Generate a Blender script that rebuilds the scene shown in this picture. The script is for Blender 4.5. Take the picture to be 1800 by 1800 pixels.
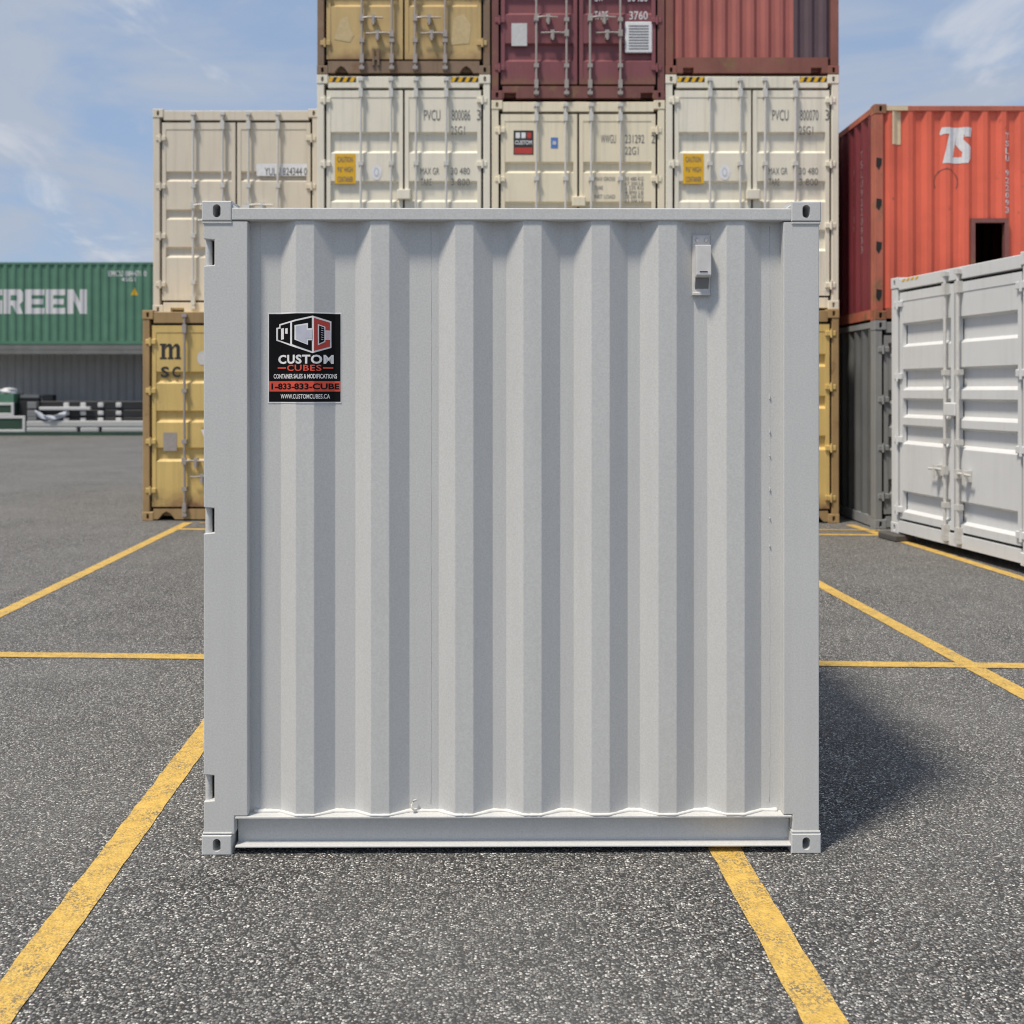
import bpy, bmesh, math, random
from mathutils import Vector, Matrix

random.seed(7)
scene = bpy.context.scene
for o in list(bpy.data.objects):
    bpy.data.objects.remove(o, do_unlink=True)
col = scene.collection

# ------------------------------------------------------------------ camera
CAM_H = 1.83
cam_d = bpy.data.cameras.new('camera')
cam = bpy.data.objects.new('camera', cam_d)
col.objects.link(cam)
cam.location = (0, 0, CAM_H)
cam.rotation_euler = (math.radians(90), 0, 0)
cam_d.sensor_width = 36.0
cam_d.lens = 35.6
cam_d.shift_x = 0.0
cam_d.shift_y = -0.1185
cam_d.clip_start = 0.05
cam_d.clip_end = 5000
cam_d.dof.use_dof = True
cam_d.dof.focus_distance = 4.0
cam_d.dof.aperture_fstop = 3.2
scene.camera = cam

# ------------------------------------------------------------------ light
SUN = Vector((-0.335, -0.285, 0.898)).normalized()
sun_d = bpy.data.lights.new('sun', 'SUN')
sun_d.energy = 2.95
sun_d.angle = math.radians(8.0)
sun_d.color = (1.0, 0.91, 0.78)
sun = bpy.data.objects.new('sun', sun_d)
col.objects.link(sun)
sun.rotation_euler = SUN.to_track_quat('Z', 'Y').to_euler()

world = bpy.data.worlds.new('World')
scene.world = world
world.use_nodes = True
wn = world.node_tree.nodes
wl = world.node_tree.links
wn.clear()
w_out = wn.new('ShaderNodeOutputWorld')
w_bg = wn.new('ShaderNodeBackground')
w_bg.inputs['Strength'].default_value = 0.15
sky = wn.new('ShaderNodeTexSky')
sky.sky_type = 'NISHITA'
sky.sun_disc = False
sky.sun_elevation = math.asin(SUN.z)
sky.sun_rotation = math.atan2(SUN.x, SUN.y)
sky.air_density = 1.0
sky.dust_density = 1.2
sky.ozone_density = 1.5
geo = wn.new('ShaderNodeTexCoord')
sepd = wn.new('ShaderNodeSeparateXYZ')
wl.new(geo.outputs['Generated'], sepd.inputs[0])
# thin high cloud: direction projected on a flat layer
zz = wn.new('ShaderNodeMath'); zz.operation = 'ADD'; zz.inputs[1].default_value = 0.16
zm = wn.new('ShaderNodeMath'); zm.operation = 'MAXIMUM'; zm.inputs[1].default_value = 0.0
wl.new(sepd.outputs['Z'], zm.inputs[0]); wl.new(zm.outputs[0], zz.inputs[0])
dx = wn.new('ShaderNodeMath'); dx.operation = 'DIVIDE'
dy = wn.new('ShaderNodeMath'); dy.operation = 'DIVIDE'
wl.new(sepd.outputs['X'], dx.inputs[0]); wl.new(zz.outputs[0], dx.inputs[1])
wl.new(sepd.outputs['Y'], dy.inputs[0]); wl.new(zz.outputs[0], dy.inputs[1])
cmb = wn.new('ShaderNodeCombineXYZ')
wl.new(dx.outputs[0], cmb.inputs['X']); wl.new(dy.outputs[0], cmb.inputs['Y'])
def wnoise(scale, detail, rough, dist, stretch):
    mp = wn.new('ShaderNodeMapping'); mp.inputs['Scale'].default_value = stretch
    mp.inputs['Rotation'].default_value = (0, 0, 0.35)
    wl.new(cmb.outputs[0], mp.inputs['Vector'])
    n = wn.new('ShaderNodeTexNoise')
    n.inputs['Scale'].default_value = scale; n.inputs['Detail'].default_value = detail
    n.inputs['Roughness'].default_value = rough; n.inputs['Distortion'].default_value = dist
    wl.new(mp.outputs[0], n.inputs['Vector'])
    return n.outputs['Fac']
def wramp(f, p0, v0, p1, v1):
    r = wn.new('ShaderNodeMapRange'); r.interpolation_type = 'SMOOTHSTEP'
    r.inputs['From Min'].default_value = p0; r.inputs['From Max'].default_value = p1
    r.inputs['To Min'].default_value = v0; r.inputs['To Max'].default_value = v1
    wl.new(f, r.inputs['Value'])
    return r.outputs['Result']
# clear blue, evened out by thin haze
wbase = wn.new('ShaderNodeMix'); wbase.data_type = 'RGBA'
wbase.inputs['Factor'].default_value = 0.72
wbase.inputs['B'].default_value = (0.85, 1.45, 2.50, 1)
wl.new(sky.outputs['Color'], wbase.inputs['A'])
# broad veil and small bright wisps
veil = wramp(wnoise(1.5, 8, 0.58, 0.6, (1.0, 0.75, 1)), 0.38, 0.34, 0.60, 1.0)
wmix = wn.new('ShaderNodeMix'); wmix.data_type = 'RGBA'
wmix.inputs['B'].default_value = (2.05, 2.34, 2.86, 1)
wl.new(veil, wmix.inputs['Factor'])
wl.new(wbase.outputs['Result'], wmix.inputs['A'])
wisp = wramp(wnoise(2.6, 8, 0.6, 0.8, (1.0, 0.55, 1)), 0.54, 0.0, 0.72, 0.75)
wmix2 = wn.new('ShaderNodeMix'); wmix2.data_type = 'RGBA'
wmix2.inputs['B'].default_value = (2.95, 3.10, 3.40, 1)
wl.new(wisp, wmix2.inputs['Factor'])
wl.new(wmix.outputs['Result'], wmix2.inputs['A'])
wl.new(wmix2.outputs['Result'], w_bg.inputs['Color'])
wl.new(w_bg.outputs[0], w_out.inputs['Surface'])

vs = scene.view_settings
vs.view_transform = 'Standard'
vs.look = 'None'
vs.exposure = 0.5
vs.gamma = 1.0
vs.use_curve_mapping = False
scene.render.engine = 'CYCLES'
scene.cycles.filter_width = 1.1
scene.render.resolution_x = 1024
scene.render.resolution_y = 1024

# ------------------------------------------------------------------ materials
MATS = {}

def srgb(r, g, b):
    f = lambda c: (c / 255 / 12.92) if c / 255 <= 0.04045 else ((c / 255 + 0.055) / 1.055) ** 2.4
    return (f(r), f(g), f(b))

def new_mat(name):
    m = bpy.data.materials.new(name)
    m.use_nodes = True
    nt = m.node_tree
    b = nt.nodes['Principled BSDF']
    MATS[name] = m
    return m, nt, b

def noise(nt, vec, scale, detail=4, rough=0.55, dist=0.0):
    n = nt.nodes.new('ShaderNodeTexNoise')
    n.inputs['Scale'].default_value = scale
    n.inputs['Detail'].default_value = detail
    n.inputs['Roughness'].default_value = rough
    n.inputs['Distortion'].default_value = dist
    if vec is not None:
        nt.links.new(vec, n.inputs['Vector'])
    return n.outputs['Fac']

def ramp(nt, fac, p0, c0, p1, c1):
    r = nt.nodes.new('ShaderNodeValToRGB')
    e = r.color_ramp.elements
    e[0].position = p0; e[0].color = (*c0, 1) if len(c0) == 3 else c0
    e[1].position = p1; e[1].color = (*c1, 1) if len(c1) == 3 else c1
    nt.links.new(fac, r.inputs['Fac'])
    return r.outputs['Color']

def mixc(nt, fac, a, b):
    m = nt.nodes.new('ShaderNodeMix'); m.data_type = 'RGBA'
    for s, v in (('A', a), ('B', b)):
        if isinstance(v, tuple):
            m.inputs[s].default_value = (*v, 1)
        else:
            nt.links.new(v, m.inputs[s])
    if isinstance(fac, (int, float)):
        m.inputs['Factor'].default_value = fac
    else:
        nt.links.new(fac, m.inputs['Factor'])
    return m.outputs['Result']

def math_(nt, op, a, b=None):
    m = nt.nodes.new('ShaderNodeMath'); m.operation = op
    for i, v in enumerate((a, b)):
        if v is None:
            continue
        if isinstance(v, (int, float)):
            m.inputs[i].default_value = v
        else:
            nt.links.new(v, m.inputs[i])
    return m.outputs[0]

def objvec(nt, scale=(1, 1, 1), loc=(0, 0, 0)):
    t = nt.nodes.new('ShaderNodeTexCoord')
    m = nt.nodes.new('ShaderNodeMapping')
    m.inputs['Scale'].default_value = scale
    m.inputs['Location'].default_value = loc
    nt.links.new(t.outputs['Object'], m.inputs['Vector'])
    return m.outputs[0]

def bump(nt, b, h, strength, dist):
    n = nt.nodes.new('ShaderNodeBump')
    n.inputs['Strength'].default_value = strength
    n.inputs['Distance'].default_value = dist
    nt.links.new(h, n.inputs['Height'])
    nt.links.new(n.outputs[0], b.inputs['Normal'])

def paint(name, c, c2=None, dirt=0.25, rust=0.0, rough=0.5, seed=0.0, grain=0.0, rust_c=(0.15, 0.085, 0.045), low_rust=0.0, dirt_c=None, wavy=0.0):
    """weathered steel paint: colour drift, run-down dirt streaks, rust blotches"""
    m, nt, b = new_mat(name)
    if c2 is None:
        c2 = tuple(x * 0.85 for x in c)
    v = objvec(nt, loc=(seed, seed * 1.7, seed * 0.6))
    drift = ramp(nt, noise(nt, v, 1.6, 5), 0.35, c2, 0.65, c)
    vst = objvec(nt, (14, 14, 0.7), (seed, seed, seed))
    st = noise(nt, vst, 1.0, 5, 0.6)
    stm = ramp(nt, st, 0.50, (0, 0, 0), 0.78, (dirt, dirt, dirt))
    if dirt_c is None:
        dirt_c = tuple(x * 0.45 + 0.01 for x in c)
    cc = mixc(nt, stm, drift, dirt_c)
    fine = noise(nt, v, 38, 3, 0.7)
    cc = mixc(nt, ramp(nt, fine, 0.62, (0, 0, 0), 0.80, (dirt * 1.2,) * 3), cc, dirt_c)
    if rust > 0 or low_rust > 0:
        rn = noise(nt, v, 3.3, 8, 0.68, 0.3)
        rm = ramp(nt, rn, 0.66 - rust * 0.22, (0, 0, 0), 0.74 - rust * 0.16, (1, 1, 1))
        if low_rust > 0:
            t = nt.nodes.new('ShaderNodeTexCoord')
            s = nt.nodes.new('ShaderNodeSeparateXYZ')
            nt.links.new(t.outputs['Object'], s.inputs[0])
            zz_ = math_(nt, 'SUBTRACT', 1.0, math_(nt, 'DIVIDE', s.outputs['Z'], low_rust))
            zz_ = math_(nt, 'MAXIMUM', zz_, 0.0)
            low = math_(nt, 'MULTIPLY', zz_, math_(nt, 'MULTIPLY', rn, 2.0))
            low = ramp(nt, low, 0.25, (0, 0, 0), 0.75, (1, 1, 1))
            rm = math_(nt, 'MAXIMUM', rm, low)
        rc = mixc(nt, noise(nt, v, 22, 4), rust_c, tuple(x * 2.0 for x in rust_c))
        cc = mixc(nt, rm, cc, rc)
    if grain > 0:
        g = noise(nt, v, 130, 3, 0.7)
        cc = mixc(nt, ramp(nt, g, 0.35, (grain,) * 3, 0.65, (0, 0, 0)), cc, tuple(x * 0.6 for x in c))
    nt.links.new(cc, b.inputs['Base Color'])
    rr = ramp(nt, noise(nt, v, 9, 4), 0.3, (rough - 0.08,) * 3, 0.7, (rough + 0.12,) * 3)
    nt.links.new(rr, b.inputs['Roughness'])
    b.inputs['Specular IOR Level'].default_value = 0.35
    h = noise(nt, v, 150, 2, 0.5)
    if wavy > 0:
        h = math_(nt, 'ADD', h, math_(nt, 'MULTIPLY', noise(nt, v, 3.0, 2), wavy))
    bump(nt, b, h, 0.25, 0.0015)
    return m

def flat(name, c, rough=0.5, spec=0.4, metal=0.0):
    m, nt, b = new_mat(name)
    v = objvec(nt)
    n = noise(nt, v, 24, 4)
    nt.links.new(ramp(nt, n, 0.3, tuple(x * 0.86 for x in c), 0.7, c), b.inputs['Base Color'])
    b.inputs['Roughness'].default_value = rough
    b.inputs['Specular IOR Level'].default_value = spec
    b.inputs['Metallic'].default_value = metal
    return m

paint('gray_front', (0.615, 0.62, 0.61), (0.597, 0.601, 0.592), dirt=0.11, rough=0.48, seed=2.0, grain=0.32, wavy=3.0)
flat('gray_weld', (0.74, 0.73, 0.70), 0.5)
flat('gray_vent', (0.66, 0.65, 0.64), 0.4)
paint('white_paint', (0.81, 0.765, 0.64), (0.769, 0.727, 0.608), dirt=0.30, rust=0.0, seed=1.0)
paint('white_worn', (0.81, 0.765, 0.64), (0.769, 0.727, 0.608), dirt=0.42, rust=0.0, seed=31.0)
paint('cream_paint', (0.82, 0.74, 0.56), (0.779, 0.703, 0.532), dirt=0.32, seed=3.0)
paint('beige_paint', (0.72, 0.65, 0.53), (0.684, 0.617, 0.503), dirt=0.30, seed=5.0)
paint('yellow_paint', (0.7, 0.505, 0.185), (0.616, 0.444, 0.163), dirt=0.35, rust=0.05, low_rust=0.6, seed=6.0)
paint('yellow_frame', (0.42, 0.28, 0.13), (0.315, 0.21, 0.098), dirt=0.6, rust=0.35, seed=7.0)
paint('ochre_paint', (0.58, 0.42, 0.19), (0.499, 0.361, 0.163), dirt=0.35, rust=0.03, low_rust=0.5, seed=9.0)
paint('ochre_frame', (0.26, 0.18, 0.12), (0.195, 0.135, 0.09), dirt=0.5, rust=0.7, seed=10.0)
paint('maroon_paint', (0.245, 0.085, 0.095), (0.208, 0.072, 0.081), dirt=0.3, rust=0.05, seed=11.0, low_rust=0.5)
paint('maroon_frame', (0.21, 0.085, 0.075), (0.178, 0.072, 0.064), dirt=0.4, rust=0.5, seed=12.0)
paint('redbrown_paint', (0.4, 0.13, 0.11), (0.348, 0.113, 0.096), dirt=0.4, rust=0.08, seed=13.0)
paint('redbrown_frame', (0.28, 0.11, 0.085), (0.21, 0.083, 0.064), dirt=0.4, rust=0.5, seed=14.0)
paint('plum_patch', (0.115, 0.078, 0.09), (0.098, 0.066, 0.076), dirt=0.4, rust=0.1, seed=15.0)
paint('red_paint', (0.7, 0.135, 0.08), (0.595, 0.115, 0.068), dirt=0.3, rust=0.12, seed=16.0, rust_c=(0.13, 0.045, 0.03))
paint('red_frame', (0.5, 0.15, 0.095), (0.375, 0.112, 0.071), dirt=0.5, rust=0.55, seed=17.0)
paint('red_side_shade', (0.19, 0.034, 0.042), (0.162, 0.029, 0.036), dirt=0.3, rust=0.05, seed=18.0)  # red container's long side, its shade put into the colour as deep maroon
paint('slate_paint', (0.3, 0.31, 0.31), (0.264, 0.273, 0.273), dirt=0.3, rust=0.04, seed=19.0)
paint('slate_side_shade', (0.15, 0.155, 0.155), (0.12, 0.124, 0.124), dirt=0.3, seed=20.0)  # slate container's long side, darker grey standing in for shade
paint('pale_gray', (0.655, 0.665, 0.67), (0.629, 0.638, 0.643), dirt=0.16, rough=0.46, seed=21.0)
paint('green_paint', (0.1, 0.23, 0.155), (0.085, 0.196, 0.132), dirt=0.25, seed=22.0)
paint('green_frame', (0.035, 0.075, 0.05), (0.03, 0.064, 0.043), dirt=0.3, seed=23.0)
paint('shed_gray', (0.52, 0.52, 0.51), (0.468, 0.468, 0.459), dirt=0.25, seed=24.0)
paint('shed_rail', (0.2, 0.2, 0.195), (0.16, 0.16, 0.156), dirt=0.4, seed=25.0)
paint('tan_paint', (0.6, 0.54, 0.43), (0.54, 0.486, 0.387), dirt=0.2, seed=26.0)
flat('galv', (0.46, 0.46, 0.45), 0.45, 0.5, 0.25)
flat('galv_pale', (0.66, 0.65, 0.62), 0.45, 0.5, 0.1)
flat('galv_warm', (0.40, 0.36, 0.33), 0.5, 0.5, 0.2)
flat('rubber', (0.018, 0.018, 0.019), 0.7)
flat('ink', (0.03, 0.032, 0.034), 0.6)
flat('ink_gray', (0.16, 0.16, 0.165), 0.6)
flat('decal_black', (0.004, 0.004, 0.0045), 0.55, 0.15)
flat('decal_white', (0.82, 0.82, 0.83), 0.4)
flat('decal_gray', (0.58, 0.60, 0.68), 0.4)
flat('decal_red', (0.50, 0.06, 0.045), 0.4)
flat('decal_orange_red', (0.70, 0.085, 0.05), 0.4)
flat('decal_pink', (0.70, 0.55, 0.60), 0.4)
flat('sign_yellow', (0.80, 0.46, 0.02), 0.45)
flat('tape_orange', (0.75, 0.32, 0.04), 0.45)
flat('stencil_white', (0.68, 0.68, 0.69), 0.55)
flat('stencil_faded', (0.36, 0.27, 0.27), 0.6)
flat('label_blue', (0.10, 0.22, 0.55), 0.5)
flat('label_pale', (0.62, 0.62, 0.62), 0.5)
flat('faded_ochre', (0.60, 0.465, 0.25), 0.6)
flat('tan_patch', (0.66, 0.54, 0.35), 0.6)
flat('dark_hole', (0.02, 0.018, 0.017), 0.8)
flat('timber', (0.09, 0.085, 0.08), 0.85)
flat('black_steel', (0.025, 0.026, 0.028), 0.5)
flat('white_beam', (0.50, 0.50, 0.49), 0.45)
flat('gray_beam', (0.22, 0.225, 0.23), 0.5)
flat('tarp', (0.50, 0.53, 0.60), 0.4)
flat('sack', (0.70, 0.71, 0.72), 0.6)
flat('vent_gray', (0.24, 0.245, 0.25), 0.7)
flat('mesh_dark', (0.06, 0.062, 0.065), 0.7)

# ground materials
def ground_mat():
    m, nt, b = new_mat('asphalt')
    v = objvec(nt)
    nw = nt.nodes.new('ShaderNodeTexNoise'); nw.inputs['Scale'].default_value = 60; nw.inputs['Detail'].default_value = 2
    nt.links.new(v, nw.inputs['Vector'])
    wv = nt.nodes.new('ShaderNodeVectorMath'); wv.operation = 'MULTIPLY_ADD'
    nt.links.new(nw.outputs['Color'], wv.inputs[0]); wv.inputs[1].default_value = (0.012, 0.012, 0.012)
    nt.links.new(v, wv.inputs[2])
    vo = nt.nodes.new('ShaderNodeTexVoronoi'); vo.inputs['Scale'].default_value = 116
    nt.links.new(wv.outputs[0], vo.inputs['Vector'])
    sep = nt.nodes.new('ShaderNodeSeparateColor'); nt.links.new(vo.outputs['Color'], sep.inputs[0])
    r = nt.nodes.new('ShaderNodeValToRGB'); nt.links.new(sep.outputs['Red'], r.inputs['Fac'])
    e = r.color_ramp.elements
    e[0].position = 0.0; e[0].color = (0.018, 0.018, 0.018, 1)
    e[1].position = 1.0; e[1].color = (0.85, 0.83, 0.78, 1)
    for p, c in ((0.14, (0.050, 0.050, 0.050)), (0.34, (0.145, 0.144, 0.141)), (0.66, (0.225, 0.222, 0.215)), (0.84, (0.38, 0.37, 0.35)), (0.93, (0.62, 0.605, 0.57))):
        k = e.new(p); k.color = (*c, 1)
    # tinted stones
    tint = mixc(nt, ramp(nt, sep.outputs['Green'], 0.95, (0, 0, 0), 0.97, (0.5, 0.5, 0.5)), r.outputs['Color'], (0.28, 0.20, 0.13))
    # dark binder between the stones
    edge = ramp(nt, vo.outputs['Distance'], 0.40, (0, 0, 0), 0.66, (1, 1, 1))
    c = mixc(nt, edge, tint, (0.025, 0.025, 0.025))
    # wide wear: paler and dirtier areas
    n1 = noise(nt, v, 0.55, 5, 0.6)
    c = mixc(nt, ramp(nt, n1, 0.35, (0, 0, 0), 0.72, (0.45, 0.45, 0.45)), c, (0.215, 0.213, 0.205))
    n2 = noise(nt, v, 2.3, 5, 0.6)
    c = mixc(nt, ramp(nt, n2, 0.52, (0, 0, 0), 0.75, (0.30, 0.30, 0.30)), c, (0.05, 0.05, 0.05))
    n3 = noise(nt, v, 0.9, 6, 0.65, 0.4)
    c = mixc(nt, ramp(nt, n3, 0.58, (0, 0, 0), 0.74, (0.16, 0.16, 0.16)), c, (0.20, 0.175, 0.14))
    vt = objvec(nt, (3.2, 0.10, 1), (3.1, 0.4, 0))
    n4 = noise(nt, vt, 1.0, 4, 0.6)
    c = mixc(nt, ramp(nt, n4, 0.60, (0, 0, 0), 0.74, (0.30, 0.30, 0.30)), c, (0.055, 0.055, 0.056))
    n5 = noise(nt, v, 1.35, 3, 0.5, 1.2)
    c = mixc(nt, ramp(nt, n5, 0.71, (0, 0, 0), 0.77, (0.55, 0.55, 0.55)), c, (0.045, 0.044, 0.043))
    nt.links.new(c, b.inputs['Base Color'])
    b.inputs['Roughness'].default_value = 0.78
    b.inputs['Specular IOR Level'].default_value = 0.4
    h = math_(nt, 'ADD', math_(nt, 'SUBTRACT', 1.0, vo.outputs['Distance']), math_(nt, 'MULTIPLY', sep.outputs['Blue'], 0.5))
    bump(nt, b, h, 0.8, 0.006)

    m, nt, b = new_mat('line_yellow')
    v = objvec(nt)
    vo = nt.nodes.new('ShaderNodeTexVoronoi'); vo.inputs['Scale'].default_value = 105
    nt.links.new(v, vo.inputs['Vector'])
    n1 = noise(nt, v, 7, 6, 0.7)
    base = ramp(nt, noise(nt, v, 26, 3), 0.3, (0.56, 0.35, 0.07), 0.7, (0.70, 0.46, 0.11))
    wear = math_(nt, 'MULTIPLY', ramp(nt, n1, 0.36, (0, 0, 0), 0.62, (1, 1, 1)), ramp(nt, noise(nt, v, 120, 2, 0.7), 0.46, (0, 0, 0), 0.58, (0.9, 0.9, 0.9)))
    c = mixc(nt, wear, base, (0.12, 0.11, 0.09))
    nt.links.new(c, b.inputs['Base Color'])
    b.inputs['Roughness'].default_value = 0.7
    bump(nt, b, math_(nt, 'SUBTRACT', 1.0, vo.outputs['Distance']), 0.7, 0.004)
ground_mat()

# ------------------------------------------------------------------ mesh helpers
class MB:
    def __init__(s):
        s.v = []; s.f = []; s.m = []; s.cur = 0
    def add(s, vs, fs):
        n = len(s.v)
        s.v.extend([tuple(p) for p in vs])
        s.f.extend([tuple(i + n for i in f) for f in fs])
        s.m.extend([s.cur] * len(fs))
        return s
    def box(s, x0, x1, y0, y1, z0, z1):
        vs = [(x0, y0, z0), (x1, y0, z0), (x1, y1, z0), (x0, y1, z0), (x0, y0, z1), (x1, y0, z1), (x1, y1, z1), (x0, y1, z1)]
        return s.add(vs, [(3, 2, 1, 0), (4, 5, 6, 7), (0, 1, 5, 4), (1, 2, 6, 5), (2, 3, 7, 6), (3, 0, 4, 7)])
    def cbox(s, x0, x1, y0, y1, z0, z1, b=0.004, seg=1):
        bm = bmesh.new()
        bmesh.ops.create_cube(bm, size=1.0)
        for v in bm.verts:
            v.co = ((x0 + x1) / 2 + v.co.x * (x1 - x0), (y0 + y1) / 2 + v.co.y * (y1 - y0), (z0 + z1) / 2 + v.co.z * (z1 - z0))
        bmesh.ops.bevel(bm, geom=bm.edges[:], offset=b, segments=seg, affect='EDGES', profile=0.6)
        bm.verts.index_update()
        s.add([v.co[:] for v in bm.verts], [[v.index for v in f.verts] for f in bm.faces])
        bm.free()
        return s
    def prism(s, pts, y0, y1):
        """polygon in x,z pushed through y"""
        n = len(pts)
        vs = [(x, y0, z) for x, z in pts] + [(x, y1, z) for x, z in pts]
        fs = [tuple(range(n)), tuple(range(2 * n - 1, n - 1, -1))]
        fs += [(i, i + n, (i + 1) % n + n, (i + 1) % n) for i in range(n)]
        return s.add(vs, fs)
    def prism_x(s, pts, x0, x1):
        """polygon in y,z pushed through x"""
        n = len(pts)
        vs = [(x0, y, z) for y, z in pts] + [(x1, y, z) for y, z in pts]
        fs = [tuple(range(n)), tuple(range(2 * n - 1, n - 1, -1))]
        fs += [(i, i + n, (i + 1) % n + n, (i + 1) % n) for i in range(n)]
        return s.add(vs, fs)
    def tube(s, path, r, seg=8, jitter=0.0):
        path = [Vector(p) for p in path]
        n = len(path)
        vs = []; fs = []
        for i, p in enumerate(path):
            t = (path[min(i + 1, n - 1)] - path[max(i - 1, 0)]).normalized()
            ref = Vector((0, 0, 1)) if abs(t.z) < 0.9 else Vector((1, 0, 0))
            a = t.cross(ref).normalized(); b = t.cross(a)
            rr = r[i] if isinstance(r, (list, tuple)) else r
            rr *= 1 + random.uniform(-jitter, jitter)
            for k in range(seg):
                w = 2 * math.pi * k / seg
                vs.append(p + a * math.cos(w) * rr + b * math.sin(w) * rr)
        for i in range(n - 1):
            for k in range(seg):
                fs.append((i * seg + k, i * seg + (k + 1) % seg, (i + 1) * seg + (k + 1) % seg, (i + 1) * seg + k))
        fs.append(tuple(range(seg - 1, -1, -1)))
        fs.append(tuple(range((n - 1) * seg, n * seg)))
        return s.add(vs, fs)
    def sheet(s, prof, z0, z1, mp=None, nz=1):
        """corrugated sheet: prof is (u, depth) points, swept from z0 to z1"""
        mp = mp or (lambda u, d, z: (u, d, z))
        n = len(prof)
        vs = []; fs = []
        for j in range(nz + 1):
            z = z0 + (z1 - z0) * j / nz
            vs += [mp(u, d, z) for u, d in prof]
        for j in range(nz):
            for i in range(n - 1):
                a = j * n + i
                fs.append((a, a + 1, a + 1 + n, a + n))
        return s.add(vs, fs)
    def mesh(s, name, mats):
        me = bpy.data.meshes.new(name)
        me.from_pydata(s.v, [], s.f)
        for m in (mats if isinstance(mats, (list, tuple)) else [mats]):
            me.materials.append(MATS[m])
        me.polygons.foreach_set('material_index', s.m)
        me.update()
        return me
    def obj(s, name, mats, parent=None, smooth=False):
        me = s.mesh(name, mats)
        if smooth:
            me.polygons.foreach_set('use_smooth', [True] * len(me.polygons))
        return link(name, me, parent)

def link(name, me, parent=None):
    o = bpy.data.objects.new(name, me)
    col.objects.link(o)
    if parent is not None:
        o.parent = parent
    return o

def thing(name, label, cat, loc=(0, 0, 0), rz=0.0, group=None):
    o = bpy.data.objects.new(name, None)
    col.objects.link(o)
    o.location = loc
    o.rotation_euler = (0, 0, rz)
    o['label'] = label; o['category'] = cat
    if group:
        o['group'] = group
    return o

def tag(o, label, cat, group=None):
    o['label'] = label; o['category'] = cat
    if group:
        o['group'] = group
    return o

def bevel(o, w=0.003, seg=2, angle=35):
    m = o.modifiers.new('bevel', 'BEVEL')
    m.width = w; m.segments = seg; m.limit_method = 'ANGLE'; m.angle_limit = math.radians(angle)
    return o

# ---- lettering
_tc = {}
def text_mesh(body, bold=0.0, shear=0.0, spacing=1.0):
    key = (body, bold, shear, spacing)
    if key not in _tc:
        cu = bpy.data.curves.new('lettering', 'FONT')
        cu.body = body; cu.size = 1.0; cu.offset = bold; cu.shear = shear; cu.space_character = spacing
        cu.resolution_u = 3
        cu.fill_mode = 'FRONT'
        ob = bpy.data.objects.new('lettering', cu)
        col.objects.link(ob)
        dg = bpy.context.evaluated_depsgraph_get()
        me = bpy.data.meshes.new_from_object(ob.evaluated_get(dg))
        vs = [v.co[:2] for v in me.vertices]
        fs = [tuple(p.vertices) for p in me.polygons]
        bpy.data.objects.remove(ob, do_unlink=True)
        bpy.data.meshes.remove(me)
        x0 = min(v[0] for v in vs); x1 = max(v[0] for v in vs); y0 = min(v[1] for v in vs); y1 = max(v[1] for v in vs)
        _tc[key] = ([((a - x0) / (x1 - x0), (b - y0) / (y1 - y0)) for a, b in vs], fs)
    return _tc[key]

def drape(vs, fs, prof, off):
    """lay a flat shape (x,z) over a folded wall"""
    bm = bmesh.new()
    bv = [bm.verts.new((x, 0, z)) for x, z in vs]
    for f in fs:
        try:
            bm.faces.new([bv[i] for i in f])
        except ValueError:
            pass
    xs = [v[0] for v in vs]
    lo, hi = min(xs), max(xs)
    for u, d in prof:
        if lo < u < hi:
            bmesh.ops.bisect_plane(bm, geom=bm.verts[:] + bm.edges[:] + bm.faces[:], plane_co=(u, 0, 0), plane_no=(1, 0, 0), dist=1e-6)
    def dep(x):
        for (a, da), (b, db) in zip(prof, prof[1:]):
            if a <= x <= b and b > a:
                return da + (db - da) * (x - a) / (b - a)
        return prof[0][1] if x < prof[0][0] else prof[-1][1]
    out = [(v.co.x, dep(v.co.x) - off, v.co.z) for v in bm.verts]
    bm.verts.index_update()
    ff = [[v.index for v in f.verts] for f in bm.faces]
    bm.free()
    return out, ff

def lettering(parent, body, x0, x1, z0, z1, y, mat, bold=0.0, prof=None, mp=None, shear=0.0, name='lettering', spacing=1.0):
    tv, tf = text_mesh(body, bold, shear, spacing)
    vs = [(x0 + a * (x1 - x0), z0 + b * (z1 - z0)) for a, b in tv]
    mb = MB()
    if prof:
        v3, f3 = drape(vs, tf, prof, y)
    else:
        v3, f3 = [(x, y, z) for x, z in vs], tf
    if mp:
        v3 = [mp(*p) for p in v3]
    mb.add(v3, f3)
    return mb.obj(name, mat, parent)

def patch(parent, polys, y, mat, prof=None, name='decal', mp=None):
    mb = MB()
    for pts in polys:
        if prof:
            v3, f3 = drape(pts, [tuple(range(len(pts)))], prof, y)
        else:
            v3, f3 = [(x, y, z) for x, z in pts], [tuple(range(len(pts)))]
        if mp:
            v3 = [mp(*p) for p in v3]
        mb.add(v3, f3)
    return mb.obj(name, mat, parent)

def rect(x0, x1, z0, z1):
    return [(x0, z0), (x1, z0), (x1, z1), (x0, z1)]

def corr(u0, u1, period=0.28, hi=0.006, lo=0.042):
    """regular box corrugation between u0 and u1"""
    n = max(1, round((u1 - u0) / period)); p = (u1 - u0) / n
    out = [(u0, lo)]
    for i in range(n):
        a = u0 + i * p
        out += [(a + p * 0.14, lo), (a + p * 0.38, hi), (a + p * 0.62, hi), (a + p * 0.86, lo)]
    out.append((u1, lo))
    return out

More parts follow.
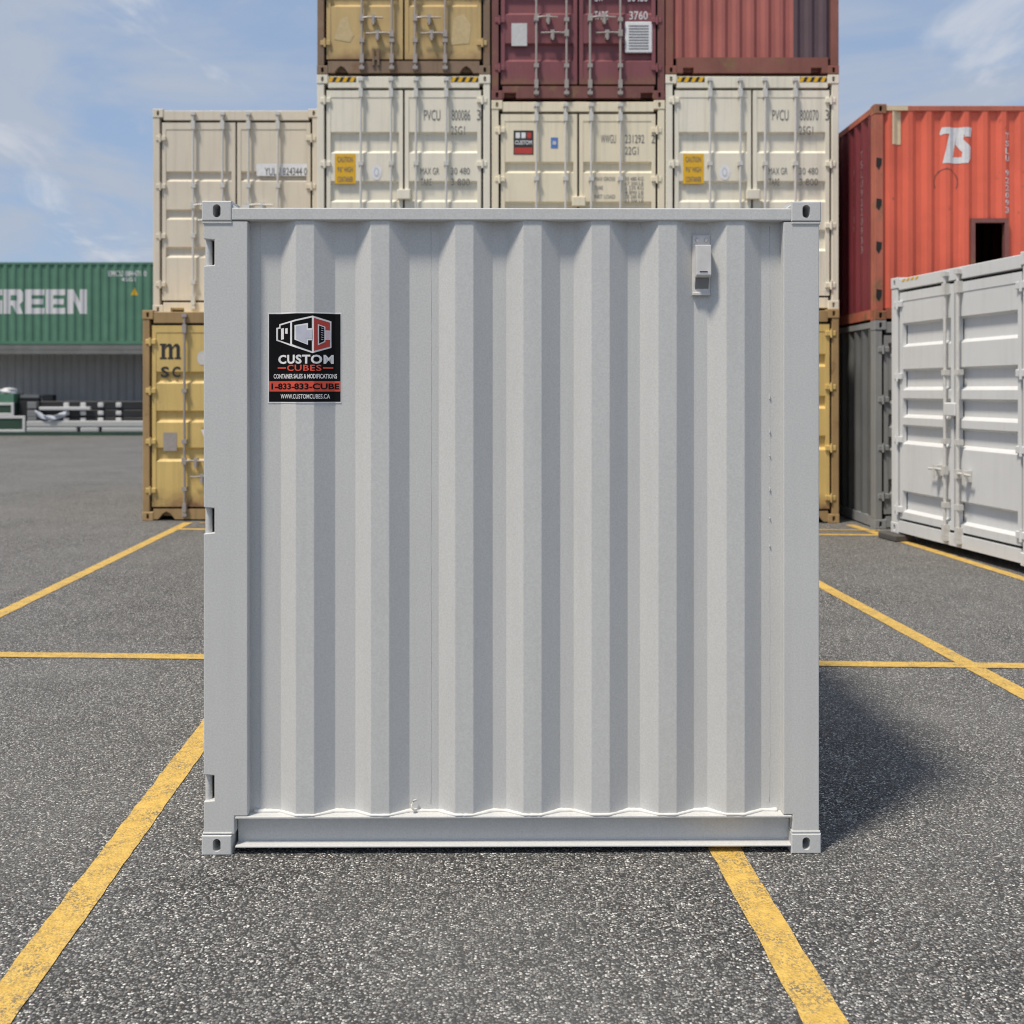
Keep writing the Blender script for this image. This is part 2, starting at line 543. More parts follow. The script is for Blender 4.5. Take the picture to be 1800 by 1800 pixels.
def casting_mesh(w, h, d, hw, hh, mat, deep=0.07):
    """corner casting: block with an oval hole in the front face, x 0..w, y 0..d, z 0..h"""
    mb = MB()
    N = 24
    cx, cz = w / 2, h / 2
    outer = []; inner = []
    for k in range(N):
        t = 2 * math.pi * (k + 0.5) / N
        c, s_ = math.cos(t), math.sin(t)
        q = 1 / max(abs(c) / (w / 2), abs(s_) / (h / 2))
        outer.append((c * q, s_ * q))
        r = hw / 2
        zc = (hh - hw) / 2
        zz_ = s_ * r + (zc if s_ > 0 else -zc)
        inner.append((c * r, zz_))
    # snap the outer ring to the true corners
    for sx in (-1, 1):
        for sz in (-1, 1):
            k = min(range(N), key=lambda i: (outer[i][0] - sx * w / 2) ** 2 + (outer[i][1] - sz * h / 2) ** 2)
            outer[k] = (sx * w / 2, sz * h / 2)
    b = min(w, h) * 0.05
    vs = []
    for ring, y, f in ((outer, 0.0 + b, 1), (outer, 0.0, 1), (inner, 0.0, 1), (inner, deep, 1)):
        for i, (x, z) in enumerate(ring):
            if ring is outer and y == 0.0:
                x = max(-w / 2 + b, min(w / 2 - b, x)); z = max(-h / 2 + b, min(h / 2 - b, z))
            vs.append((cx + x, y, cz + z))
    fs = []
    for a in range(3):
        for k in range(N):
            fs.append((a * N + k, a * N + (k + 1) % N, (a + 1) * N + (k + 1) % N, (a + 1) * N + k))
    fs.append(tuple(range(3 * N, 4 * N)))
    mb.add(vs, fs)
    # body behind the front face
    n0 = len(mb.v)
    mb.add([(cx + x, d, cz + z) for x, z in outer], [])
    for k in range(N):
        mb.f.append((k, n0 + k, n0 + (k + 1) % N, (k + 1) % N)); mb.m.append(0)
    mb.f.append(tuple(n0 + k for k in range(N))); mb.m.append(0)
    return mb.mesh('corner_casting', mat)

# ------------------------------------------------------------------ ground
g = MB()
g.add([(-1500, -400, 0), (1500, -400, 0), (1500, 2500, 0), (-1500, 2500, 0)], [(0, 1, 2, 3)])
ground = g.obj('ground', 'asphalt'); ground['kind'] = 'structure'

def ground_line(p, q, w, z=0.004):
    (x0, y0), (x1, y1) = p, q
    d = Vector((x1 - x0, y1 - y0)); L = d.length; d.normalize()
    n = Vector((-d.y, d.x)) * (w / 2)
    mb = MB()
    k = max(2, int(L / 0.06))
    vs = []
    for i in range(k + 1):
        c = Vector((x0, y0)) + d * (L * i / k)
        a = c + n * (1 + random.uniform(-0.07, 0.06)); b = c - n * (1 + random.uniform(-0.045, 0.045))
        vs += [(a.x, a.y, z), (b.x, b.y, z)]
    mb.add(vs, [(2 * i, 2 * i + 1, 2 * i + 3, 2 * i + 2) for i in range(k)])
    o = mb.obj('painted_line', 'line_yellow', ground)
    return o

T = -0.0517                       # the bays run slightly left of the view axis
def bay(x_at4, y0, y1, w=0.128):
    ground_line((x_at4 + T * (y0 - 4), y0), (x_at4 + T * (y1 - 4), y1), w)
bay(-1.567, 1.5, 13.6)
bay(0.851, 1.5, 13.0)
bay(-3.97, 2.0, 14.05)
bay(3.19, 2.0, 13.0)
ground_line((5.32, 6.1), (4.60, 13.8), 0.128)
ground_line((-6.2, 7.12), (6.3, 6.60), 0.13, 0.0055)
ground_line((-4.42, 13.36), (4.75, 12.80), 0.12, 0.0055)
ground_line((-4.30, 13.98), (4.80, 13.22), 0.07, 0.007)

# ------------------------------------------------------------------ shipping containers
GRP = 'containers stacked at the back of the yard'

def casting_set(root, W, H, L, mat, w=0.155, h=0.125, d=0.17, hw=0.04, hh=0.075, proud=0.004):
    me = casting_mesh(w, h, d, hw, hh, mat)
    for z in (0, H - h):
        for x in (-W / 2, W / 2 - w):
            o = link('corner_casting', me, root); o.location = (x, -proud, z)
        for x in (-W / 2 + w, W / 2):
            o = link('corner_casting', me, root); o.location = (x, L + proud, z); o.rotation_euler = (0, 0, math.pi)

def shell(root, W, H, L, body, frame, side=None, floor_z=0.12, top=True, hd=0.15):
    """posts at the back, side walls, roof, floor, rear end and the long rails"""
    side = side or body
    for s in (-1, 1):
        x0, x1 = (-W / 2, -W / 2 + 0.06) if s < 0 else (W / 2 - 0.06, W / 2)
        MB().box(x0 + 0.002, x1 - 0.002, 0.175, L - 0.175, H - 0.09, H - 0.015).obj('side_rail', frame, root)
        MB().box(x0 + 0.002, x1 - 0.002, 0.175, L - 0.175, 0.02, 0.15).obj('side_rail', frame, root)
        xx = W / 2 - 0.004
        mp = (lambda u, d, z: (-xx + d, u, z)) if s < 0 else (lambda u, d, z: (xx - d, u, z))
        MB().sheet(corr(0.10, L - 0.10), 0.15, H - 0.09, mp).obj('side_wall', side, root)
        px0, px1 = (-W / 2, -W / 2 + 0.12) if s < 0 else (W / 2 - 0.12, W / 2)
        MB().box(px0, px1, L - 0.1, L - 0.002, 0.12, H - 0.12).obj('corner_post', frame, root)
    MB().box(-W / 2 + 0.12, W / 2 - 0.12, L - 0.07, L - 0.004, 0.02, H - 0.02).obj('rear_wall', body, root)
    MB().box(-W / 2 + 0.05, W / 2 - 0.05, 0.1, L - 0.075, H - 0.05, H - 0.02).obj('roof', body, root)
    MB().box(-W / 2 + 0.06, W / 2 - 0.06, 0.1, L - 0.075, 0.06, floor_z).obj('floor', frame, root)

def sill(root, W, mat, z1, pocket=None, y0=0.004, w=0.155):
    a, b = -W / 2 + w, W / 2 - w
    z0 = 0.022
    pts = [(a, z0)]
    if pocket:
        kind, pw, ph, px = pocket
        for c in (-px, px):
            if kind == 'arch':
                pts += [(c - pw / 2, z0), (c - pw * 0.22, z0 + ph * 0.75), (c, z0 + ph), (c + pw * 0.22, z0 + ph * 0.75), (c + pw / 2, z0)]
            else:
                pts += [(c - pw / 2, z0), (c - pw / 2, z0 + ph), (c + pw / 2, z0 + ph), (c + pw / 2, z0)]
    pts += [(b, z0), (b, z1), (a, z1)]
    MB().prism(pts, y0, 0.1).obj('bottom_rail', mat, root)

def post_front(root, W, H, mat, pw=0.10, h=0.125):
    for s in (-1, 1):
        a, b = (-W / 2 + 0.004, -W / 2 + pw) if s < 0 else (W / 2 - pw, W / 2 - 0.004)
        MB().cbox(a, b, 0.004, 0.16, h, H - h, 0.006).obj('corner_post', mat, root)

def door_leaf(root, x0, x1, z0, z1, grooves, body, rodmat, rods, hinge_z, hinge_side, H, handles=(), gdepth=0.042, stile=0.055, rod_r=0.017, hinge_mat=None, zlo=0.05, guides=(0.10, 0.36, 0.64)):
    yf = 0.018
    d = MB()
    # stiles and rails of the leaf
    d.box(x0, x0 + stile, yf, yf + 0.05, z0, z1)
    d.box(x1 - stile, x1, yf, yf + 0.05, z0, z1)
    d.box(x0 + stile, x1 - stile, yf, yf + 0.05, z1 - 0.10, z1)
    d.box(x0 + stile, x1 - stile, yf, yf + 0.05, z0, z0 + 0.08)
    # pressed panel
    prof = [(z0 + 0.08, 0.0)]
    for a, b in sorted(grooves):
        s = min(0.05, (b - a) * 0.3)
        prof += [(a, 0.0), (a + s * 0.75, gdepth), (b - s * 0.55, gdepth), (b, 0.0)]
    prof.append((z1 - 0.10, 0.0))
    xs = (x0 + stile, x1 - stile)
    vs = []; fs = []
    for z, dp in prof:
        vs += [(xs[0], yf + 0.006 + dp, z), (xs[1], yf + 0.006 + dp, z)]
    for i in range(len(prof) - 1):
        fs.append((2 * i, 2 * i + 1, 2 * i + 3, 2 * i + 2))
    d.add(vs, fs)
    leaf = d.obj('door', body, root)
    MB().box(x0 - 0.034, x1 + 0.034, 0.085, 0.10, z0 - 0.028, z1 + 0.028).obj('gasket', 'rubber', leaf)
    for rx in rods:
        r = MB()
        r.tube([(rx, -0.022, zlo), (rx, -0.022, H - 0.045)], rod_r, 10)
        for fz in guides:
            z = z0 + (z1 - z0) * fz
            r.box(rx - 0.034, rx + 0.034, -0.042, yf + 0.004, z - 0.028, z + 0.028)
        for z in (z1 - 0.02, z0 + 0.02):
            r.box(rx - 0.028, rx + 0.028, -0.044, yf + 0.004, z - 0.09, z + 0.03)
        for z in (H - 0.075, zlo + 0.035):
            r.box(rx - 0.034, rx + 0.034, -0.046, 0.006, z - 0.022, z + 0.022)
        r.obj('lock_rod', rodmat, leaf)
    for hx, hz, ln in handles:
        r = MB()
        r.tube([(hx, -0.03, hz), (hx + ln * 0.3, -0.046, hz + 0.008), (hx + ln, -0.048, hz)], [0.02, 0.013, 0.012], 8)
        r.box(hx - 0.03, hx + 0.03, -0.05, 0.0, hz - 0.045, hz + 0.045)
        mx = hx + ln * 0.55
        r.box(mx - 0.028, mx + 0.028, -0.052, yf + 0.004, hz - 0.07, hz + 0.045)
        r.box(mx - 0.014, mx + 0.014, -0.062, -0.05, hz - 0.10, hz + 0.02)
        r.obj('handle', rodmat, leaf)
    for z in hinge_z:
        h = MB()
        if hinge_side < 0:
            h.cbox(x0 - 0.085, x0 + 0.06, -0.008, yf + 0.006, z - 0.035, z + 0.035, 0.006)
            h.tube([(x0 - 0.02, -0.006, z - 0.06), (x0 - 0.02, -0.006, z + 0.06)], 0.016, 8)
        else:
            h.cbox(x1 - 0.06, x1 + 0.085, -0.008, yf + 0.006, z - 0.035, z + 0.035, 0.006)
            h.tube([(x1 + 0.02, -0.006, z - 0.06), (x1 + 0.02, -0.006, z + 0.06)], 0.016, 8)
        h.obj('hinge', hinge_mat or body, leaf)
    return leaf

def door_container(label, W, H, L, loc, body, frame=None, rz=0.0, side=None, grooves=(), rods=(0.17, 0.6), rodmat='galv', handles=True, handle_z=1.15,
                   hinge=(0.09, 0.36, 0.64, 0.91), pocket=None, hd=0.165, sill_h=0.165, group=GRP, pw=0.10, lockbox=None, stripes=False, gdepth=0.042, casting=None):
    frame = frame or body
    root = thing('shipping_container', label, 'container', loc, rz, group)
    casting_set(root, W, H, L, casting or frame)
    post_front(root, W, H, frame, pw)
    shell(root, W, H, L, body, frame, side)
    MB().cbox(-W / 2 + 0.155, W / 2 - 0.155, 0.006, 0.12, H - hd, H - 0.022, 0.006).obj('top_rail', frame, root)
    sill(root, W, frame, sill_h, pocket)
    z0, z1 = sill_h + 0.03, H - hd - 0.03
    xa = W / 2 - pw - 0.032
    hz = [z0 + (z1 - z0) * f for f in hinge]
    gr = [(H - b, H - a) for a, b in grooves]
    hl = []; hr = []
    if handles:
        if len(rods) > 1:
            hl = [(-rods[0], handle_z, -0.36), (-rods[1], handle_z + 0.22, 0.30)]
            hr = [(rods[0], handle_z + 0.22, 0.36), (rods[1], handle_z, -0.34)]
        else:
            hl = [(-rods[0], handle_z, -0.26)]
            hr = [(rods[0], handle_z - 0.02, 0.26)]
    dl = door_leaf(root, -xa, -0.014, z0, z1, gr, body, rodmat, [-r for r in rods], hz, -1, H, hl, gdepth)
    dr = door_leaf(root, 0.014, xa, z0, z1, gr, body, rodmat, list(rods), hz, 1, H, hr, gdepth)
    if lockbox:
        MB().cbox(-0.09, 0.10, -0.05, 0.014, lockbox - 0.07, lockbox + 0.07, 0.01).obj('lock_box', body, root)
    if stripes:
        for s in (-1, 1):
            c = s * (W / 2 - 0.36)
            patch(root, [rect(c - 0.19, c + 0.19, H - 0.105, H - 0.03)], 0.0045, 'ink', name='warning_stripe')
            ps = []
            for k in range(4):
                a = c - 0.17 + k * 0.10
                ps.append([(a - 0.035, H - 0.103), (a + 0.018, H - 0.103), (a + 0.052, H - 0.032), (a - 0.001, H - 0.032)])
            patch(root, ps, 0.003, 'sign_yellow', name='warning_stripe')
    return root, dl, dr

def blind_container(label, W, H, L, loc, body, frame, rz=0.0, side=None, rail_h=0.09, sill_h=0.165, pocket=None, hole=None, pw=0.11, group=GRP, dark_from=None, dark=None, period=0.25):
    root = thing('shipping_container', label, 'container', loc, rz, group)
    casting_set(root, W, H, L, frame)
    post_front(root, W, H, frame, pw)
    shell(root, W, H, L, body, frame, side)
    MB().cbox(-W / 2 + 0.155, W / 2 - 0.155, 0.006, 0.12, H - rail_h, H - 0.022, 0.006).obj('top_rail', frame, root)
    sill(root, W, frame, sill_h, pocket)
    prof = corr(-W / 2 + pw - 0.01, W / 2 - pw + 0.01, period, 0.012, 0.05)
    z0, z1 = sill_h - 0.01, H - rail_h + 0.01
    def sub(a, b):
        def dep(x):
            for (p, dp), (q, dq) in zip(prof, prof[1:]):
                if p <= x <= q:
                    return dp + (dq - dp) * (x - p) / (q - p)
            return prof[-1][1]
        return [(a, dep(a))] + [t for t in prof if a < t[0] < b] + [(b, dep(b))]
    a0, b0 = prof[0][0], prof[-1][0]
    if hole:
        ha, hb, hz0, hz1 = hole
        w = MB()
        w.sheet(sub(a0, ha), z0, z1); w.sheet(sub(hb, b0), z0, z1)
        w.sheet(sub(ha, hb), hz1, z1); w.sheet(sub(ha, hb), z0, hz0)
        w.obj('end_wall', body, root)
        f = MB(); t = 0.055
        f.box(ha - t, ha, -0.004, 0.07, hz0 - t, hz1 + t)
        f.box(hb, hb + t, -0.004, 0.07, hz0 - t, hz1 + t)
        f.box(ha, hb, -0.004, 0.07, hz1, hz1 + t)
        f.box(ha, hb, -0.004, 0.07, hz0 - t, hz0)
        f.obj('hatch_frame', 'maroon_frame', root)
    elif dark_from is not None:
        MB().sheet(sub(a0, dark_from), z0, z1).obj('end_wall', body, root)
        o = MB().sheet(sub(dark_from, b0), z0, z1).obj('end_wall', dark, root)
        o['label'] = 'plum black repainted strip of the end wall'
    else:
        MB().sheet(prof, z0, z1).obj('end_wall', body, root)
    return root, prof

YS = 14.24                       # front of the stacked wall
S = 125.0                        # scale of that plane

# --- column under and left: yellow, beige
msc, dl, dr = door_container('ochre yellow rusty container at ground level with black lettered logo, left foot of stack',
    2.44, 2.96, 6.06, (-3.98, YS, 0), 'yellow_paint', 'yellow_frame',
    grooves=((0.86, 1.03), (1.41, 1.58), (1.93, 2.13)), rods=(0.17, 0.62), pocket=('arch', 0.24, 0.11, 0.88), handle_z=0.62, hd=0.18, rodmat='galv_warm', gdepth=0.036)
# logo on the left leaf: x local = X + 3.98
mx, mz = -0.98, 2.275
sx = 0.29 / 36.0; 
def mpoly(pts):
    return [(mx + x * sx, mz + z * sx) for x, z in pts]
patch(dl, [mpoly(p) for p in (
    [(0, 0), (12, 0), (12, 3), (9, 3), (9, 21), (12, 27), (0, 27), (0, 24), (3, 24), (3, 3), (0, 3)],
    [(14, 0), (24, 0), (24, 3), (22, 3), (22, 22), (19.5, 26.5), (15, 27), (12.6, 25), (9.3, 20), (9.3, 17), (12, 21), (14, 22), (16, 20), (16, 3), (14, 3)],
    [(26, 0), (37, 0), (37, 3), (35, 3), (35, 22), (32, 26.5), (28, 27), (25, 25), (22.3, 20), (22.3, 17), (25, 21), (27, 22), (29, 20), (29, 3), (26, 3)])],
    0.0205, 'ink', name='logo')
lettering(dl, 'S', -0.965, -0.85, 2.015, 2.17, 0.0205, 'ink', 0.03)
lettering(dl, 'C', -0.805, -0.69, 2.015, 2.17, 0.0205, 'ink', 0.03)
patch(dl, [rect(-0.93, -0.74, 0.98, 1.24)], 0.0205, 'galv_warm', name='data_plate')
patch(dl, [[(-0.40, 1.28), (-0.20, 1.28), (-0.30, 1.06)]], 0.0205, 'decal_white', name='sticker')
patch(dl, [[(-0.38 + 0.075 * math.cos(t * 0.4), 2.29 + 0.10 * math.sin(t * 0.4)) for t in range(16)]], 0.0205, 'galv_pale', name='sticker')

beige, dl, dr = door_container('beige container with pale painted-over number strip, on the yellow container at left',
    2.44, 3.0, 6.06, (-4.05, 14.85, 2.962), 'beige_paint', grooves=((0.91, 1.06), (1.47, 1.62), (2.02, 2.18)), rods=(0.19, 0.62), pocket=('slot', 0.20, 0.06, 0.86), handle_z=1.36, rodmat='galv_pale', gdepth=0.036)
patch(dr, [rect(0.30, 1.04, 2.02, 2.20)], 0.0172, 'decal_white', name='paint_strip')
lettering(dr, 'YULU 824344 0', 0.42, 1.04, 2.03, 2.14, 0.0155, 'ink', 0.0)
patch(dr, [rect(0.30, 0.47, 1.50, 1.545)], 0.0205, 'tape_orange', name='sticker')

# --- hidden feet of the middle columns
for x, lab in ((-1.524, 'tan container at ground level under the leftmost cream doors with caution sign'),
               (0.932, 'tan container at ground level under the cream container with black sticker')):
    door_container(lab, 2.44, 2.96, 6.06, (x, YS, 0), 'tan_paint', grooves=((0.86, 1.03), (1.41, 1.58), (1.93, 2.13)))

right_foot, dl, dr = door_container('yellow rusty container at ground level, right foot of stack beside the slate container',
    2.44, 2.96, 6.06, (3.30, 13.98, 0), 'yellow_paint', 'yellow_frame', grooves=((0.62, 0.80), (1.20, 1.38), (1.75, 1.95)), pocket=('arch', 0.24, 0.11, 0.88), hd=0.18, hinge=(0.06, 0.33, 0.66, 0.95), rodmat='galv_warm')

# --- second tier
def caution(dl, H):
    # yellow notice, and a small white oval label
    x0, x1, z0, z1 = -0.97, -0.68, H - 1.53, H - 1.11
    patch(dl, [rect(x0, x1, z0, z1)], 0.0205, 'sign_yellow', name='notice')
    for k, t in enumerate(('CAUTION', '9\'6" HIGH', 'CONTAINER')):
        z = z1 - 0.095 - k * 0.14
        lettering(dl, t, x0 + 0.035, x1 - 0.035, z - 0.025, z + 0.055, 0.0185, 'ink_gray', 0.01)
    c = (-0.385, H - 1.37)
    ov = lambda rx, rz: [(c[0] + rx * math.cos(t * math.pi / 9), c[1] + rz * math.sin(t * math.pi / 9)) for t in range(18)]
    patch(dl, [ov(0.075, 0.11)], 0.0205, 'decal_white', name='sticker')
    patch(dl, [ov(0.038, 0.065)], 0.0190, 'decal_gray', name='sticker')
    patch(dl, [ov(0.022, 0.045)], 0.0175, 'decal_white', name='sticker')

def number_block(dr, H, a, b, c, code, wt):
    lettering(dr, a, 0.285, 0.515, H - 0.64, H - 0.49, 0.0205, 'ink_gray', 0.0)
    lettering(dr, b, 0.675, 0.935, H - 0.64, H - 0.49, 0.0205, 'ink_gray', 0.0)
    lettering(dr, c, 1.03, 1.085, H - 0.64, H - 0.49, 0.0145, 'ink_gray', 0.0)
    lettering(dr, code, 0.665, 0.86, H - 0.84, H - 0.72, 0.0205, 'ink_gray', 0.0)
    for k, (p, q) in enumerate(wt):
        z = H - 1.40 - k * 0.155
        lettering(dr, p, 0.235, 0.50 if len(p) > 4 else 0.39, z, z + 0.095, 0.0205, 'ink_gray', 0.0)
        lettering(dr, q, 0.665, 0.93, z, z + 0.095, 0.0205, 'ink_gray', 0.0)

HW = 3.30
for x, num, lab in ((-1.524, '800086', 'cream white container with caution sign, below the ochre yellow one'),
                    (3.38, '800070', 'cream white container with caution sign, below the red brown blind one')):
    r, dl, dr = door_container(lab, 2.44, HW, 6.06, (x, YS, 2.975), 'white_paint' if x < 0 else 'white_worn',
        grooves=((0.80, 1.10), (1.49, 1.79), (2.18, 2.48)), rods=(0.175, 0.6), hd=0.185, stripes=True, lockbox=HW - 1.69, handle_z=0.95, rodmat='galv_pale',
        hinge=(0.05, 0.34, 0.64, 0.95))
    caution(dl, HW)
    number_block(dr, HW, 'PVCU', num, '3', '25G1', (('MAX GR', '30 480'), ('TARE', '3 800')))

HC = 2.94
r, dl, dr = door_container('cream container with black and red sticker, below the maroon one', 2.44, HC, 6.06, (0.932, YS, 2.975), 'cream_paint',
    grooves=((0.86, 1.02), (1.42, 1.58), (1.98, 2.14)), rods=(0.18, 0.59), hd=0.16, handle_z=0.85, rodmat='galv_pale', lockbox=HC - 1.43)
patch(dl, [rect(-0.91, -0.63, HC - 0.76, HC - 0.42)], 0.0205, 'ink', name='sticker')
patch(dl, [rect(-0.895, -0.645, HC - 0.75, HC - 0.66)], 0.019, 'decal_red', name='sticker')
patch(dl, [rect(-0.88, -0.82, HC - 0.53, HC - 0.45), rect(-0.80, -0.74, HC - 0.53, HC - 0.45)], 0.019, 'decal_white', name='sticker')
patch(dl, [rect(-0.72, -0.66, HC - 0.53, HC - 0.45)], 0.019, 'decal_red', name='sticker')
lettering(dl, 'CUSTOM', -0.89, -0.65, HC - 0.62, HC - 0.56, 0.019, 'decal_white', 0.02)
patch(dl, [rect(-0.385, -0.285, HC - 0.67, HC - 0.52)], 0.0205, 'label_blue', name='sticker')
patch(dl, [rect(-0.36, -0.31, HC - 0.62, HC - 0.57)], 0.019, 'label_pale', name='sticker')
lettering(dr, 'WWGU', 0.32, 0.53, HC - 0.60, HC - 0.48, 0.0205, 'ink_gray')
lettering(dr, '231292', 0.66, 0.93, HC - 0.60, HC - 0.48, 0.0205, 'ink_gray')
lettering(dr, '2', 1.03, 1.08, HC - 0.60, HC - 0.48, 0.0145, 'ink_gray')
lettering(dr, '22G1', 0.66, 0.85, HC - 0.76, HC - 0.65, 0.0205, 'ink_gray')
for k, (p, q) in enumerate((('MAX GROSS', '30 480 KG'), ('TARE', '2 220 KG'), ('NET LOAD', '28 260 KG'))):
    z = HC - 1.13 - k * 0.125
    lettering(dr, p, 0.235, 0.52 if len(p) > 4 else 0.35, z, z + 0.055, 0.0205, 'ink_gray')
    lettering(dr, q, 0.66, 0.92, z, z + 0.055, 0.0205, 'ink_gray')
    lettering(dr, ('67 200 LB', '4 890 LB', '62 300 LB')[k], 0.66, 0.92, z - 0.062, z - 0.015, 0.0205, 'ink_gray')

# --- third tier
r, dl, dr = door_container('weathered ochre yellow container with faded door panels, topmost above the caution sign at left', 2.44, 2.9, 6.06, (-1.524, YS, 6.278), 'ochre_paint', 'ochre_frame',
    grooves=((0.70, 0.86), (1.22, 1.38), (1.74, 1.94)), rods=(0.165, 0.585), pocket=('arch', 0.20, 0.10, 0.88), handle_z=0.56, rodmat='galv_warm', sill_h=0.19, gdepth=0.036, casting='ochre_frame')
for k, pts in enumerate(([(-0.98, 0.50), (-0.90, 0.78), (-0.80, 0.83), (-0.74, 0.62), (-0.70, 0.56), (-0.76, 0.46)],
                         [(0.66, 0.42), (0.70, 0.80), (0.84, 0.86), (0.95, 0.70), (0.92, 0.44)])):
    patch((dl, dr)[k], [pts], 0.0205, 'faded_ochre', name='paint_patch')
MB().box(-0.44, -0.41, -0.02, 0.02, 0.12, 0.36).box(-0.37, -0.34, -0.02, 0.02, 0.12, 0.36).box(-0.42, -0.36, -0.015, 0.02, 0.20, 0.25).obj('bracket', 'ochre_frame', dl)

r, dl, dr = door_container('dark maroon container with white louvred data plate on its right door, topmost of the middle', 2.44, 2.9, 6.06, (0.932, YS, 5.925), 'maroon_paint', 'maroon_frame',
    grooves=((0.85, 1.10), (1.42, 1.70), (2.10, 2.36)), rods=(0.165, 0.59), pocket=('slot', 0.17, 0.075, 0.96), handle_z=0.92, rodmat='galv_warm', sill_h=0.19)
patch(dl, [rect(-0.94, -0.72, 0.76, 1.08)], 0.0205, 'label_pale', name='data_plate')
o = MB().cbox(0.66, 1.04, 0.006, 0.024, 0.66, 1.10, 0.012).obj('data_plate', 'decal_white', dr)
for k in range(9):
    z = 0.71 + k * 0.04
    MB().box(0.71, 0.99, 0.002, 0.0055, z, z + 0.014).obj('plate_line', 'ink_gray', dr)
lettering(dr, '3760', 0.72, 0.98, 1.13, 1.25, 0.0205, 'stencil_white', 0.01)
lettering(dr, 'TARE', 0.225, 0.42, 1.13, 1.25, 0.0205, 'stencil_white', 0.01)
lettering(dr, '30480', 0.70, 0.98, 1.385, 1.50, 0.0205, 'stencil_white', 0.01)
lettering(dr, 'GW', 0.225, 0.36, 1.385, 1.50, 0.0205, 'stencil_white', 0.01)

brown, prof = blind_container('red brown corrugated blind-ended container with plum black strip, topmost at right of stack', 2.44, 2.9, 6.06, (3.38, YS, 6.278), 'redbrown_paint', 'redbrown_frame',
    sill_h=0.24, pocket=('slot', 0.15, 0.075, 0.90), dark_from=0.58, dark='plum_patch', period=0.20)

# --- right column: red over slate
XR = 4.80 + 1.22
slate, dl, dr = door_container('slate grey container at ground level under the red container', 2.44, 2.76, 6.06, (XR, 13.4, 0), 'slate_paint', side='slate_side_shade',
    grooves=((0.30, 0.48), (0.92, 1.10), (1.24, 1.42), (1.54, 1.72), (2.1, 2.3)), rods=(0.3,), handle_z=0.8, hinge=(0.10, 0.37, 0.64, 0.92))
red, prof = blind_container('faded red container with white two-letter logo and square dark hatch', 2.44, 2.86, 6.06, (XR, 13.4, 2.765), 'red_paint', 'red_frame', side='red_side_shade',
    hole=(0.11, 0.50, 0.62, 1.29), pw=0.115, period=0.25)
def rp(pts):   # logo traced in tenths of its height
    return [(-0.355 + x * 0.0435, 2.07 + z * 0.0485) for x, z in pts]
patch(red, [rp(p) for p in (
    [(0.2, 8.2), (0.8, 10), (10, 10), (9.6, 7.4), (7.6, 7.4), (7.4, 8.2), (5.4, 8.2), (5.2, 7.0), (4.0, 0.2), (1.0, 0.2), (2.9, 8.2), (1.2, 8.2), (0.6, 7.9)],
    [(5.4, 8.2), (7.4, 8.2), (7.2, 6.6), (9.6, 4.6), (9.4, 1.4), (8.6, 0.2), (4.0, 0.2), (4.3, 1.9), (6.8, 1.9), (7.0, 3.2), (5.1, 5.4)])],
    0.004, 'stencil_white', prof=prof, name='logo')
for k, ch in enumerate('TSLU 922093 3'):
    if ch != ' ':
        z = 2.48 - k * 0.098
        lettering(red, ch, 0.515, 0.575, z - 0.08, z, 0.004, 'stencil_white', 0.015, prof=prof)
patch(red, [rect(-0.985, -0.86, 2.33, 2.77)], 0.006, 'tan_patch', prof=prof, name='paint_patch')
MB().box(-1.06, -0.78, 0.001, 0.0055, 2.775, 2.832).obj('paint_patch', 'tan_patch', red)
arc = []
for k in range(20):
    t = -0.5 + k * 0.215
    arc.append((-0.26 + 0.15 * math.cos(t), 1.83 + 0.17 * math.sin(t)))
ring = []
for (p, q_) in zip(arc, arc[1:]):
    n_ = Vector((q_[1] - p[1], p[0] - q_[0])).normalized() * random.uniform(0.008, 0.018)
    ring.append([p, q_, (q_[0] + n_.x, q_[1] + n_.y), (p[0] + n_.x, p[1] + n_.y)])
patch(red, ring, 0.003, 'maroon_frame', prof=prof, name='stain')
for z in (2.09, 1.55, 0.98, 0.35):
    MB().prism([(-1.20, z - 0.05), (-1.165, z - 0.10), (-1.13, z - 0.03), (-1.125, z + 0.05), (-1.195, z + 0.06)], 0.0005, 0.0035).obj('rust_hole', 'dark_hole', red)
# faint number columns on the dark long side
xx = 1.22 - 0.004
sp = corr(0.10, 6.06 - 0.10)
for c, s0, t in ((0.52, 2.35, 'TSLU9220933'), (0.86, 2.30, 'CUBE4310')):
    for k, ch in enumerate(t):
        z = s0 - k * 0.13
        lettering(red, ch, -c - 0.04, -c + 0.04, z - 0.10, z, 0.004, 'stencil_faded', 0.0, prof=[(-u, d) for u, d in reversed(sp)], mp=lambda x, y, z: (-xx + y, -x, z))

# --- pale grey side-on container at the right edge
pale, dl, dr = door_container('pale grey clean container raised on timbers, doors facing the open bay, at right edge',
    2.44, 2.93, 6.06, (4.90, 11.246, 0.081), 'pale_gray', rz=-math.radians(80.8), group=None,
    grooves=((0.53, 0.80), (1.05, 1.29), (1.38, 1.60), (1.68, 1.90), (2.43, 2.68)), rods=(0.115,), rodmat='galv_pale', handle_z=0.80, hinge=(0.04, 0.35, 0.63, 0.95),
    lockbox=1.44, hd=0.15, sill_h=0.15, pw=0.13, gdepth=0.055)
pale.scale = (1.07, 1.07, 1.07)
ps = []
for k in range(4):
    a = -1.00 + k * 0.09
    ps.append([(a, 2.87), (a + 0.05, 2.87), (a + 0.08, 2.90), (a + 0.03, 2.90)])
patch(pale, ps, 0.003, 'sign_yellow', name='warning_stripe')
R_ = Matrix.Rotation(-math.radians(80.8), 2)
